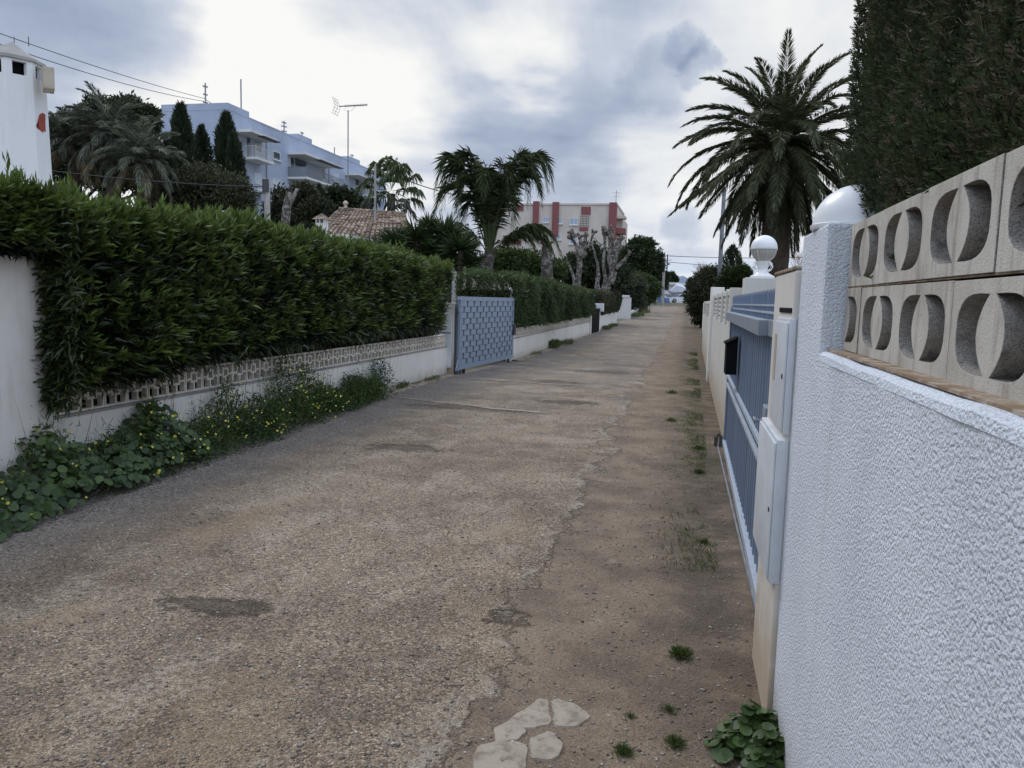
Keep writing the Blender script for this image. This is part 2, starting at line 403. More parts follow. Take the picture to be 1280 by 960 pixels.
M_['grass'] = leafmat('grass', (.035, .062, .018), (.12, .165, .045), rough=.5, trans=.25, accent=(.2, .17, .08))
M_['drytwig'] = leafmat('drytwig', (.16, .12, .085), (.26, .2, .15), rough=.8, trans=.1)

# rough-cast near wall: thick thrown render in real relief
def roughcast():
    m, nt, b, o = newmat('roughcast'); p = pos(nt)
    h = math_(nt, 'ADD', math_(nt, 'MULTIPLY', math_(nt, 'MULTIPLY', noise(nt, p, 95, 3, .55, .4), math_(nt, 'ADD', .55, noise(nt, p, 7, 3, .6))), 1.0), math_(nt, 'MULTIPLY', noise(nt, p, 260, 3, .6), .35))
    pk = math_(nt, 'SUBTRACT', 1.0, voro(nt, p, 130))
    h2 = math_(nt, 'ADD', h, math_(nt, 'MULTIPLY', pk, .45))
    blotch = noise(nt, p, 2.2, 5, .6)
    z = nt.nodes.new('ShaderNodeSeparateXYZ'); nt.links.new(p, z.inputs[0])
    c = mixc(nt, sstep(nt, blotch, .35, .7), (.77, .81, .865), (.70, .74, .80))
    st = noise(nt, scaled(nt, p, (6, 6, .35)), 2.0, 6, .62)
    c = mixc(nt, math_(nt, 'MULTIPLY', sstep(nt, st, .54, .78), .22), c, (.40, .38, .35))
    foot = math_(nt, 'SUBTRACT', 1.0, sstep(nt, math_(nt, 'ADD', z.outputs[2], math_(nt, 'MULTIPLY', math_(nt, 'SUBTRACT', noise(nt, p, 6, 6, .7), .5), .35)), .02, .36))
    c = mixc(nt, math_(nt, 'MULTIPLY', foot, .6), c, (.38, .30, .21))
    setc(nt, b, c)
    b.inputs['Roughness'].default_value = .75; b.inputs['Specular IOR Level'].default_value = .25
    bump(nt, b, h2, .011, .9); return m
M_['roughcast'] = roughcast()
def blockconc():
    m, nt, b, o = newmat('blockconc'); p = pos(nt)
    z = nt.nodes.new('ShaderNodeSeparateXYZ'); nt.links.new(p, z.inputs[0])
    st = noise(nt, scaled(nt, p, (7, 7, .9)), 3, 6, .65)
    c = mixc(nt, sstep(nt, noise(nt, p, 5, 6, .6), .4, .68), (.56, .53, .47), (.43, .395, .34))
    c = mixc(nt, math_(nt, 'MULTIPLY', sstep(nt, st, .50, .70), .65), c, (.20, .16, .115))
    c = mixc(nt, math_(nt, 'MULTIPLY', sstep(nt, noise(nt, p, 60, 4, .7), .60, .75), .5), c, (.17, .15, .125))
    # only the moulded front carries the smooth skim coat; the sides of the openings are bare coarse concrete
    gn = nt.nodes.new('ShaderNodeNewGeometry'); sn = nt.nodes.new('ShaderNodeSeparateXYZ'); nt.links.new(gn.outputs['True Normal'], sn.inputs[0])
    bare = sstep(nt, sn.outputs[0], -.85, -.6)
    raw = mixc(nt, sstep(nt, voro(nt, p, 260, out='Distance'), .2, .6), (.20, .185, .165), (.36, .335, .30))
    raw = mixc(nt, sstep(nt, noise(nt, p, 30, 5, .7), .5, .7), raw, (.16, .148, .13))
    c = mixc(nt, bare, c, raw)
    setc(nt, b, c); b.inputs['Roughness'].default_value = .9; b.inputs['Specular IOR Level'].default_value = .2
    bump(nt, b, noise(nt, p, 220, 4, .65), .0025); return m
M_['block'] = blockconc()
M_['ledge'] = simple('ledge', (.24, .165, .10), (.40, .34, .27), 22, .95, 80, .004, lo=.42, hi=.62)
def gatepaint(name, c1, c2):
    m, nt, b, o = newmat(name); p = pos(nt)
    st = noise(nt, scaled(nt, p, (9, 9, .25)), 2.5, 5, .6)
    c = mixc(nt, sstep(nt, st, .35, .7), c1, c2)
    c = mixc(nt, math_(nt, 'MULTIPLY', sstep(nt, noise(nt, p, 30, 5, .7), .66, .78), .5), c, (.10, .09, .085))
    setc(nt, b, c); b.inputs['Roughness'].default_value = .45; b.inputs['Specular IOR Level'].default_value = .4
    bump(nt, b, noise(nt, p, 50, 3, .5), .0006); return m
M_['bluegate'] = gatepaint('bluegate', (.13, .172, .245), (.20, .247, .325))
M_['blueweave'] = gatepaint('blueweave', (.26, .315, .40), (.21, .26, .335))
M_['railblue'] = gatepaint('railblue', (.46, .51, .57), (.38, .43, .50))
def tilemat():
    m, nt, b, o = newmat('rooftile'); p = pos(nt)
    c = ramp(nt, voro(nt, scaled(nt, p, (4.5, 4.5, 4.5)), 1.0, out='Color'), [(.1, (.085, .06, .045)), (.5, (.22, .15, .10)), (.9, (.42, .33, .24))])
    c = mixc(nt, sstep(nt, noise(nt, p, 3, 6, .65), .45, .7), c, (.10, .08, .065))
    setc(nt, b, c); b.inputs['Roughness'].default_value = .95; bump(nt, b, noise(nt, p, 30, 4, .6), .01); return m
M_['tile'] = tilemat()

def lane_mat():
    m, nt, b, o = newmat('lane_surface'); p = pos(nt)
    s = nt.nodes.new('ShaderNodeSeparateXYZ'); nt.links.new(p, s.inputs[0]); X, Y = s.outputs[0], s.outputs[1]
    stones = voro(nt, p, 85); stonec = voro(nt, p, 85, out='Color')
    grav = voro(nt, p, 190, out='Color')
    lum = nt.nodes.new('ShaderNodeSeparateColor'); nt.links.new(stonec, lum.inputs[0])
    lum2 = nt.nodes.new('ShaderNodeSeparateColor'); nt.links.new(grav, lum2.inputs[0])
    big = noise(nt, p, .55, 7, .6, .3); mid = noise(nt, p, 2.4, 7, .62); fine = noise(nt, p, 26, 5, .65)
    # worn tarmac with exposed chippings and sand rubbed into it
    base = mixc(nt, sstep(nt, math_(nt, 'ADD', math_(nt, 'MULTIPLY', big, .6), math_(nt, 'MULTIPLY', mid, .4)), .38, .62), (.175, .132, .094), (.285, .222, .160))
    chips = ramp(nt, lum.outputs[0], [(0, .50), (.45, .92), (.8, 1.10), (1, 1.75)])
    chips2 = ramp(nt, lum2.outputs[1], [(0, .55), (.5, 1.0), (1, 1.45)])
    tar = mixc(nt, 1.0, mixc(nt, 1.0, base, chips, 'MULTIPLY'), chips2, 'MULTIPLY')
    # worn pale cement-like film in broken streaks
    film = math_(nt, 'MULTIPLY', sstep(nt, noise(nt, scaled(nt, p, (1.3, .8, 1)), 1.5, 9, .72), .49, .62), sstep(nt, fine, .36, .6))
    tar = mixc(nt, math_(nt, 'MULTIPLY', film, .72), tar, mixc(nt, 1.0, (.385, .32, .24), chips2, 'MULTIPLY'))
    rust = sstep(nt, noise(nt, scaled(nt, p, (1.2, .6, 1)), 1.1, 7, .65), .52, .66)
    tar = mixc(nt, math_(nt, 'MULTIPLY', rust, .5), tar, mixc(nt, 1.0, (.29, .213, .135), chips2, 'MULTIPLY'))
    # left margin: greyer loose chippings
    lm = math_(nt, 'ADD', X, math_(nt, 'MULTIPLY', math_(nt, 'SUBTRACT', noise(nt, p, 1.1, 6, .6), .5), 1.6))
    leftm = math_(nt, 'SUBTRACT', 1.0, sstep(nt, lm, -4.6, -3.6))
    greych = mixc(nt, 1.0, (.155, .138, .122), ramp(nt, lum.outputs[1], [(0, .35), (.5, .9), (1, 2.4)]), 'MULTIPLY')
    tar = mixc(nt, math_(nt, 'MULTIPLY', leftm, .85), tar, greych)
    # grey tarmac farther down the lane
    fy = math_(nt, 'ADD', Y, math_(nt, 'MULTIPLY', math_(nt, 'SUBTRACT', noise(nt, p, .5, 5, .6), .5), 9))
    fg = math_(nt, 'MULTIPLY', sstep(nt, fy, 9, 20), sstep(nt, noise(nt, scaled(nt, p, (.8, .5, 1)), 1.0, 7, .65), .40, .56))
    tar = mixc(nt, math_(nt, 'MULTIPLY', fg, .6), tar, (.19, .172, .15))
    # transverse cracks, trench scars and dark damp patches
    tv = noise(nt, scaled(nt, p, (.75, 1.9, 1)), 1.0, 8, .68, .8)
    scar = math_(nt, 'MULTIPLY', sstep(nt, tv, .575, .64), sstep(nt, Y, 6.5, 11))
    tar = mixc(nt, math_(nt, 'MULTIPLY', scar, .4), tar, (.10, .086, .072))
    scar2 = math_(nt, 'MULTIPLY', sstep(nt, noise(nt, scaled(nt, p, (.6, 1.7, 1)), .8, 8, .68, .8), .56, .64), sstep(nt, Y, 7, 12))
    tar = mixc(nt, math_(nt, 'MULTIPLY', scar2, .45), tar, (.37, .31, .245))
    dk = math_(nt, 'MULTIPLY', sstep(nt, noise(nt, scaled(nt, p, (.9, .7, 1)), .9, 8, .7), .53, .63), sstep(nt, Y, 5, 9))
    tar = mixc(nt, math_(nt, 'MULTIPLY', dk, .42), tar, mixc(nt, 1.0, (.105, .09, .078), chips2, 'MULTIPLY'))
    # holes where the surface broke away
    hole = None
    for hx, hy, r, e in [(-2.45, 3.68, .34, .17), (-3.05, 8.3, .50, .22), (-3.2, 11.7, 1.1, .12), (-1.9, 13.0, .6, .2), (-.86, 3.98, .13, .5), (-1.9, 19.0, .9, .25), (-2.6, 16.2, .7, .2)]:
        mp = nt.nodes.new('ShaderNodeVectorMath'); mp.operation = 'SUBTRACT'; nt.links.new(p, mp.inputs[0]); mp.inputs[1].default_value = (hx, hy, 0)
        ln = nt.nodes.new('ShaderNodeVectorMath'); ln.operation = 'LENGTH'; nt.links.new(scaled(nt, mp.outputs[0], (1/r, e and .5/(r*e), 0)), ln.inputs[0])
        q = math_(nt, 'SUBTRACT', 1.0, sstep(nt, math_(nt, 'ADD', ln.outputs['Value'], math_(nt, 'MULTIPLY', math_(nt, 'SUBTRACT', noise(nt, p, 7.5, 8, .72), .5), 3.4)), .45, 1.05))
        hole = q if hole is None else math_(nt, 'MAXIMUM', hole, q)
    tar = mixc(nt, math_(nt, 'MULTIPLY', hole, .65), tar, mixc(nt, 1.0, (.085, .068, .052), chips2, 'MULTIPLY'))
    # earth margin along the right-hand walls
    edge = math_(nt, 'ADD', X, math_(nt, 'MULTIPLY', math_(nt, 'SUBTRACT', noise(nt, p, 1.3, 8, .68), .5), 1.15))
    edge = math_(nt, 'ADD', edge, math_(nt, 'MULTIPLY', math_(nt, 'SUBTRACT', noise(nt, p, .35, 3, .5), .5), .5))
    dm = sstep(nt, edge, -.86, -.80)
    damp = math_(nt, 'MULTIPLY', sstep(nt, X, -.45, .35), .75)
    dirt = mixc(nt, sstep(nt, noise(nt, p, 1.9, 8, .66), .36, .66), (.235, .178, .125), (.145, .108, .078))
    dirt = mixc(nt, math_(nt, 'MULTIPLY', damp, sstep(nt, noise(nt, p, 3.1, 6, .65), .3, .6)), dirt, (.080, .060, .045))
    dirt = mixc(nt, math_(nt, 'MULTIPLY', sstep(nt, noise(nt, p, 6, 8, .72), .60, .70), .5), dirt, (.40, .345, .275))
    dirt = mixc(nt, 1.0, dirt, ramp(nt, lum2.outputs[0], [(0, .68), (.6, 1.0), (1, 1.4)]), 'MULTIPLY')
    moss = math_(nt, 'MULTIPLY', math_(nt, 'MULTIPLY', sstep(nt, X, -.25, .2), sstep(nt, Y, 4.5, 7)), sstep(nt, noise(nt, p, 1.6, 7, .68), .48, .62))
    dirt = mixc(nt, math_(nt, 'MULTIPLY', moss, .6), dirt, (.060, .062, .028))
    # a few coarse cracks in the crust between tarmac and earth
    ve = voro(nt, scaled(nt, vadd(nt, p, .8), (1, 1, 0)), 2.6, 'DISTANCE_TO_EDGE')
    near_edge = math_(nt, 'SUBTRACT', 1.0, sstep(nt, math_(nt, 'ABSOLUTE', math_(nt, 'ADD', edge, .83)), .12, .42))
    crack = math_(nt, 'MULTIPLY', math_(nt, 'SUBTRACT', 1.0, sstep(nt, ve, .004, .018)), math_(nt, 'MULTIPLY', near_edge, sstep(nt, noise(nt, p, 1.7, 3, .5), .48, .6)))
    col = mixc(nt, dm, tar, dirt)
    rim = math_(nt, 'SUBTRACT', 1.0, sstep(nt, math_(nt, 'ABSOLUTE', math_(nt, 'ADD', edge, .89)), .0, .06))
    col = mixc(nt, math_(nt, 'MULTIPLY', math_(nt, 'MULTIPLY', rim, sstep(nt, mid, .45, .6)), .6), col, (.36, .31, .245))
    col = mixc(nt, math_(nt, 'MULTIPLY', crack, .42), col, (.10, .08, .062))
    setc(nt, b, col); b.inputs['Roughness'].default_value = .92; b.inputs['Specular IOR Level'].default_value = .18
    sh = math_(nt, 'MULTIPLY', math_(nt, 'SUBTRACT', 1.0, stones), math_(nt, 'ADD', math_(nt, 'MULTIPLY', math_(nt, 'SUBTRACT', 1.0, dm), .8), .25))
    h = math_(nt, 'ADD', math_(nt, 'MULTIPLY', sh, .55), math_(nt, 'MULTIPLY', fine, .7))
    h = math_(nt, 'ADD', h, math_(nt, 'MULTIPLY', mid, 1.6))
    h = math_(nt, 'SUBTRACT', h, math_(nt, 'MULTIPLY', dm, .9))
    h = math_(nt, 'SUBTRACT', h, math_(nt, 'MAXIMUM', math_(nt, 'MULTIPLY', crack, .5), math_(nt, 'MULTIPLY', hole, 1.2)))
    bump(nt, b, h, .016); return m
def vadd(nt, v, amt):
    n = nt.nodes.new('ShaderNodeTexNoise'); n.inputs['Scale'].default_value = 2.2; n.inputs['Detail'].default_value = 5; nt.links.new(v, n.inputs['Vector'])
    a = nt.nodes.new('ShaderNodeVectorMath'); a.operation = 'MULTIPLY_ADD'; nt.links.new(n.outputs['Color'], a.inputs[0]); a.inputs[1].default_value = (amt, amt, 0); nt.links.new(v, a.inputs[2])
    return a.outputs[0]
M_['lane'] = lane_mat()
M_['soil'] = simple('soil', (.13, .105, .07), (.075, .085, .04), .6, .95, 6, .03)
M_['street'] = simple('street', (.17, .17, .175), (.22, .215, .21), .4, .9)

# ================================================================== GROUND
def grid_mesh(name, xs, ys, zf, mat, kind='structure'):
    X, Y = np.meshgrid(xs, ys); Z = zf(X, Y)
    v = np.stack([X, Y, Z], -1).reshape(-1, 3); nx = len(xs)
    f = [(j*nx+i, j*nx+i+1, (j+1)*nx+i+1, (j+1)*nx+i) for j in range(len(ys)-1) for i in range(nx-1)]
    me = bpy.data.meshes.new(name); me.from_pydata(v.tolist(), [], f)
    me.polygons.foreach_set('use_smooth', [True]*len(me.polygons)); me.update()
    o = link(name, me, mat, None); o['kind'] = kind; return o
ys = np.concatenate([np.linspace(-30, 25, 12), np.linspace(27, 123, 49), np.geomspace(130, 6000, 24)])
xs = np.concatenate([-np.geomspace(4000, 60, 12), np.linspace(-56, -8, 17), [-6.2, -5.25, -4, -2, 0, .4, 1.3], np.linspace(3, 60, 9), np.geomspace(90, 4000, 10)])
grid_mesh('ground', xs, ys, gz, M_['soil'])
lane_l = lambda y: np.interp(y, [-10, 16.5, 21, 41, 60, 112], [-5.3, -5.3, -4.7, -4.65, -4.65, -4.8])
lane_r = lambda y: np.interp(y, [-10, 9.6, 26, 112], [.8, .8, .85, 1.5])
ly = np.concatenate([np.linspace(-10, 25, 8), np.linspace(27, 111, 43)])
X = np.stack([lane_l(ly)+(lane_r(ly)-lane_l(ly))*t for t in np.linspace(0, 1, 9)], 1); Yg = np.repeat(ly[:, None], 9, 1)
v = np.stack([X, Yg, prof(Yg)+.004], -1).reshape(-1, 3)
me = bpy.data.meshes.new('lane'); me.from_pydata(v.tolist(), [], [(j*9+i, j*9+i+1, (j+1)*9+i+1, (j+1)*9+i) for j in range(len(ly)-1) for i in range(8)]); me.update()
link('lane', me, M_['lane'], None)['kind'] = 'structure'
b = MB(); b.hexa([(-40, 124, 1.7), (40, 124, 1.7), (40, 131, 1.7), (-40, 131, 1.7), (-40, 124, 1.808), (40, 124, 1.808), (40, 131, 1.808), (-40, 131, 1.808)])
b.build('cross_street', M_['street'])['kind'] = 'structure'

# loose chippings lying on the surface near the camera
def stones(name, n, xr, yr, smin, smax, mat, dens=None):
    x = rng.uniform(*xr, n); y = yr[0]+(yr[1]-yr[0])*rng.uniform(0, 1, n)**1.7
    if dens is not None:
        k = rng.uniform(0, 1, n) < dens(x, y); x, y = x[k], y[k]
    n = len(x); s = smin+(smax-smin)*rng.uniform(0, 1, n)**4
    oct_ = np.array([[1,0,0],[0,1,0],[-1,0,0],[0,-1,0],[0,0,1],[0,0,-.4]], float)
    jit = 1+.35*rng.normal(size=(n, 6, 1)); ang = rng.uniform(0, 2*PI, n)
    v = oct_[None]*np.clip(jit, .5, 1.6); c, s_ = np.cos(ang)[:, None], np.sin(ang)[:, None]
    vx = v[..., 0]*c-v[..., 1]*s_; vy = v[..., 0]*s_+v[..., 1]*c
    P = np.stack([x[:, None]+vx*s[:, None], y[:, None]+vy*s[:, None]*.8, prof(y)[:, None]+.006+v[..., 2]*s[:, None]*.6], -1)
    l = LV(); l._push(P, np.array([[0,1,4],[1,2,4],[2,3,4],[3,0,4],[1,0,5],[2,1,5],[3,2,5],[0,3,5]]), rng.uniform(0, 1, n))
    o = l.build(name, mat); o['kind'] = 'stuff'; o['label'] = 'loose stone chippings lying on the worn lane'; o['category'] = 'gravel'; return o
def stonemat():
    m, nt, b, o = newmat('stone'); a = nt.nodes.new('ShaderNodeAttribute'); a.attribute_name = 'tint'
    setc(nt, b, ramp(nt, a.outputs['Fac'], [(0, (.10, .085, .07)), (.5, (.26, .225, .18)), (.93, (.36, .33, .28)), (1, (.62, .60, .56))])); b.inputs['Roughness'].default_value = .9; return m
M_['stone'] = stonemat()
stones('gravel', 26000, (-5.1, .42), (1.9, 13), .0035, .013, M_['stone'])

# concrete remnants near the camera: thin broken slabs
SLABN = []
def slab(poly, name='concrete_patch'):
    bm = bmesh.new(); pts = []
    n = len(poly)
    for i in range(n):
        a, c = np.array(poly[i]), np.array(poly[(i+1) % n])
        for t in np.linspace(0, 1, 6)[:-1]: pts.append(a+(c-a)*t+rng.normal(size=2)*.0035)
    cen = np.mean(pts, 0); pts = [(pts[i-1]+pts[i]*2+pts[(i+1) % len(pts)])/4 for i in range(len(pts))]; pts = [cen+(p-cen)*1.07+rng.normal(size=2)*.0028 for p in pts]
    SLABN.append(1); zt_ = .0085+.0009*len(SLABN)
    top = [(*p, zt_) for p in pts]; low = [(*(cen+(p-cen)*1.05), .002) for p in pts]
    m = len(pts); s = MB(); s.add(top+low, [tuple(range(m))]+[(i, (i+1) % m, m+(i+1) % m, m+i) for i in range(m)])
    o = s.build(name, M_['patch']); o['kind'] = 'structure'; return o
def patchmat():
    m, nt, b, o = newmat('patch'); p = pos(nt)
    c = mixc(nt, sstep(nt, noise(nt, p, 9, 8, .72), .40, .66), (.35, .295, .23), (.24, .195, .145))
    c = mixc(nt, math_(nt, 'MULTIPLY', sstep(nt, noise(nt, p, 18, 8, .75), .50, .62), .75), c, (.19, .145, .102))
    setc(nt, b, c); b.inputs['Roughness'].default_value = .9; bump(nt, b, noise(nt, p, 60, 5, .65), .004); return m
M_['patch'] = patchmat()
def gpx(px, py):
    d = ray(px, py); q = d*(-H/d[2]); return (q[0], q[1])
for poly in ([(640,900),(672,876),(684,878),(686,906),(664,912),(645,908)], [(692,876),(722,884),(736,898),(718,910),(694,908)],
             [(618,912),(640,904),(656,914),(650,926),(620,930)], [(598,936),(625,930),(656,934),(654,968),(592,968)], [(664,926),(690,918),(704,936),(690,952),(664,950)]):
    slab([gpx(*q) for q in poly])

def strip(p0, p1, w0, name='concrete_patch'):
    a, c = np.array(gpx(*p0)), np.array(gpx(*p1)); d = (c-a)/np.linalg.norm(c-a); n_ = np.array([-d[1], d[0]])
    t = np.linspace(0, 1, 40); e1, e2 = [], []
    for q in t: k = w0*(.75+.35*rng.uniform())*min(1, 8*min(q, 1-q)+.25); o_ = .04*math.sin(q*7)+.03*math.sin(q*17); e1.append(a+(c-a)*q+n_*(o_+k)); e2.append(a+(c-a)*q+n_*(o_-k))
    m = len(t); v = [(*p, .012) for p in e1]+[(*p, .012) for p in e2]
    b = MB(); b.add(v, [(i, m+i, m+i+1, i+1) for i in range(m-1)]); o = b.build(name, M_['patch2'], None, recalc=False); o['kind'] = 'structure'
M_['patch2'] = simple('patch2', (.30, .25, .19), (.19, .155, .12), 5, .95, 40, .006, lo=.38, hi=.62)
strip((497, 498), (691, 518), .085); strip((582, 474), (732, 483), .07); strip((640, 455), (700, 459), .07)
for x0_, x1_, y0_, y1_ in ((-5.2, -5.02, 12.6, 16.7), (-4.66, -4.50, 21.1, 38.6)):
    b = MB(); yy = np.linspace(y0_, y1_, 60); v = []
    for q in yy: v += [(x0_+.0, q, .035+float(prof(q))), (x1_+.03*rng.normal()*.6, q, .03+float(prof(q))), (x1_+.05+.02*rng.normal(), q, .004+float(prof(q)))]
    b.add(v, [(3*i+k, 3*i+k+1, 3*i+k+4, 3*i+k+3) for i in range(59) for k in range(2)]); b.build('kerb_footing', M_['patch2'], None, recalc=False)['kind'] = 'structure'

# ================================================================== RIGHT: near rough-cast wall with breeze blocks
XW, XB, ZL = .44, .505, 1.605
wl = thing('boundary_wall', 'near white rough-cast wall topped by two courses of pierced concrete blocks', 'wall', (XW, 1.2, 0))
b = MB(); b.box(XW, .72, -3, 2.70, -.1, ZL-.03); b.build('wall_body', M_['roughcast'], wl)
b = MB()
# coping: soft rounded lip, slightly wavy
cyl = np.linspace(-3, 2.70, 90)
for i in range(89):
    a, c = cyl[i], cyl[i+1]
    def sec(y):
        k = .004*wob(y, 0, 6, 1.3); q = .003*wob(y, 3, 11, .2)
        return [(XW-.002+q, y, ZL-.03), (XW+.001+q, y, ZL-.012+k), (XW+.012+q, y, ZL-.001+k), (.72, y, ZL+k*.3), (.72, y, ZL-.03)]
    s0, s1 = sec(a), sec(c)
    b.add(s0+s1, [(k, (k+1) % 5, 5+(k+1) % 5, 5+k) for k in range(5)])
b.build('render_lip', M_['roughcast'], wl)
b = MB(); b.box(XW+.022, .72, -3, 2.668, ZL+.002, ZL+.008); b.build('mortar_bed', M_['ledge'], wl)
def superell(cx, cy, a, b_, n=28, p=3.2):
    r = []
    for i in range(n):
        t = 2*PI*i/n; c, s = math.cos(t), math.sin(t)
        r.append((cx+a*math.copysign(abs(c)**(2/p), c), cy+b_*math.copysign(abs(s)**(2/p), s)))
    return r
def half_hole(sgn, w=.40, h=.2):
    """crescent between the rounded-square opening and the central lens"""
    a, hh = .164, .072
    pts = []
    for i in range(15):          # outer rounded side, bottom to top
        t = -PI/2+PI*i/14; c, s = math.cos(t), math.sin(t)
        x = .055+(a-.055)*abs(c)**(2/2.6); y = hh*math.copysign(abs(s)**(2/2.9), s)
        pts.append((x, y))
    for i in range(13):          # lens side, top to bottom
        t = 1-2*(i/12); pts.append((.014+.048*(1-t*t), hh*t*.985))
    pts = [(w/2+sgn*x, h/2+y) for x, y in pts]
    return pts if sgn > 0 else pts[::-1]
def breeze(y1, z0, wdt=.40, half=None, hgt=.2):
    g = .0025; b = MB()
    yj, zj, xj = rng.normal()*.0015, rng.normal()*.001, rng.normal()*.0015
    if half is None:
        outer = [(g, g), (wdt-g, g), (wdt-g, hgt-g), (g, hgt-g)]; holes = [half_hole(1), half_hole(-1)]
    else:
        outer = [(.2+g, g), (.4-g, g), (.4-g, hgt-g), (.2+g, hgt-g)]; holes = [half_hole(1)]
    # u runs along -Y, v up, thickness +X ; edges softened by a narrow second plate
    b.plate(outer, holes, (XB+xj, y1+yj, z0+zj), (0, -1, 0), (0, 0, 1), (.105, 0, 0))
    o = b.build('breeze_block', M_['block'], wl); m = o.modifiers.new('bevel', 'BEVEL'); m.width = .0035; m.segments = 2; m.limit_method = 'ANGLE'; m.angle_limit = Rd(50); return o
Y0 = 2.645
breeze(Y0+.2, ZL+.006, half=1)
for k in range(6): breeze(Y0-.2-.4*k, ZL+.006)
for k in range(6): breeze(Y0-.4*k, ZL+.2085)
b = MB(); b.box(XB+.004, XB+.101, Y0-2.6, Y0, ZL+.2055, ZL+.209); b.box(XB+.004, XB+.101, -3, Y0-2.61, ZL+.006, ZL+.4)
b.build('mortar_joint', M_['ledge'], wl)

# gate pillar with dome
gp = thing('gate_pillar', 'white rough-cast gate pillar with a smooth white half-dome cap', 'pillar', (.6, 2.93, 0))
b = MB(); b.box(XW, .76, 2.672, 3.20, -.1, 2.02, .012); b.build('pillar_body', M_['roughcast'], gp)
b = MB(); R = .145
b.lathe((.577, 2.935, 2.02), [(.148, 0), (.152, .006), (.152, .016), (.147, .018)]+[(.146*math.cos(t), .019+.137*math.sin(t)) for t in np.linspace(0, PI/2-.03, 12)], 40)
b.build('dome_cap', M_['lampwhite'], gp, smooth=True)

# cream meter pillar with two meter cabinets
mp = thing('meter_pillar', 'cream rendered pillar carrying two white meter cabinets beside the blue gate', 'pillar', (.5, 3.5, 0))
b = MB(); b.box(.419, .62, 3.203, 3.86, -.1, 1.89, .01); b.build('pillar_body', M_['cream'], mp)
b = MB(); b.box(.413, .63, 3.21, 3.87, 1.892, 1.906, .004)
b.build('mossy_top', M_['ledge'], mp)
def cabinet(y0, y1, z0, z1, xf, slot=False):
    b = MB(); b.box(xf+.009, .437, y0, y1, z0, z1, .006); c = b.build('meter_cabinet', M_['boxwhite'], mp, smooth=True)
    b = MB(); b.box(xf, xf+.0085, y0+.012, y1-.014, z0+.016, z1-.016, .004); d = b.build('cabinet_door', M_['boxwhite'], c, smooth=True)
    b = MB(); b.tube([(xf-.004, y0+.05, z0+(z1-z0)*.5), (xf+.002, y0+.05, z0+(z1-z0)*.5)], .011, 10); b.build('lock', M_['metal_dark'], c)
    if slot:
        b = MB(); b.box(xf-.003, xf+.002, y1-.12, y1-.05, z1-.27, z1-.07, .003); b.build('meter_window', M_['beige'], c)
cabinet(3.196, 3.62, 1.235, 1.70, .401, True)
cabinet(3.196, 3.845, .62, 1.215, .383)
b = MB(); b.box(.414, .4185, 3.22, 3.60, 1.722, 1.742); b.build('gap_shade_strip', M_['black'], mp)  # thin black strip on the face, painted in for a gap's shade

# sliding gate, blue-grey
gx = lambda y: .500+.0115*(y-4.0)
gt = thing('sliding_gate', 'long blue-grey corrugated metal sliding gate with a picket top', 'gate', (.53, 6.6, 0))
GY0, GY1 = 3.95, 9.45
def gbar(b, y0, y1, z0, z1, prot0, prot1, bev=0): b.obox((gx(y0)-prot1, y0, z0), (prot1-prot0, 0, 0), (gx(y1)-gx(y0), y1-y0, 0), (0, 0, z1-z0), bev)
def corr(name, z0, z1, mat):
    b = MB(); n = 64; e = []
    for i in range(n*2+1):
        y = GY0+(GY1-GY0)*i/(2*n); e.append((gx(y)+(.0 if (i//2) % 2 else .034), y))
    for (xa, ya), (xb, yb) in zip(e[:-1], e[1:]): b.add([(xa, ya, z0), (xb, yb, z0), (xb, yb, z1), (xa, ya, z1)], [(0, 1, 2, 3)])
    return b.build(name, mat, gt, recalc=False)
corr('upper_panel', .86, 1.56, M_['bluegate']); corr('lower_panel', .14, .86, M_['bluegate'])
for z0, z1 in ((.90, .935), (.80, .835)):
    b = MB(); gbar(b, GY0, GY1, z0, z1, .002, .028, .003); b.build('middle_rail', M_['railblue'], gt)
b = MB(); gbar(b, GY0, GY1, .075, .14, -.02, .03, .004); b.build('bottom_rail', M_['railblue'], gt)
b = MB(); gbar(b, 4.75, GY1-.05, 1.57, 1.665, -.06, .075, .006); gbar(b, GY0+.2, 4.745, 1.572, 1.668, -.07, .02, .006); b.build('top_beam', M_['gatebox'], gt)
for z0, z1 in ((1.70, 1.715), (1.745, 1.757)):
    b = MB(); gbar(b, GY0+.1, GY1, z0, z1, -.012, .008); b.build('picket_rail', M_['railblue'], gt)
b = MB(); gbar(b, 4.15, 4.32, 1.02, 1.22, .03, .062, .006); c_ = b.build('lock_case', M_['gatebox'], gt); b = MB(); b.tube([(gx(4.23)-.062, 4.23, 1.14), (gx(4.23)-.10, 4.23, 1.14), (gx(4.23)-.10, 4.33, 1.14)], .009, 8); b.build('lever_handle', M_['galv'], c_)
b = MB()
for i in range(56):
    y = GY0+.25+(GY1-GY0-.3)*i/55; b.tube([(gx(y), y, 1.60), (gx(y), y, 1.825), (gx(y), y, 1.85)], [.0075, .0075, .001], 6)
b.build('pickets', M_['bluegate'], gt)
for y in (GY0+.12, GY1-.04):
    b = MB(); b.box(gx(y)-.02, gx(y)+.03, y-.03, y+.03, .08, 1.88 if y < 5 else 1.72, .003); b.build('gate_post', M_['bluegate'], gt)
for y in (5.0, 8.8): b = MB(); b.tube([(gx(y)-.012, y, .05), (gx(y)+.012, y, .05)], .048, 14); b.build('wheel', M_['metal_dark'], gt)
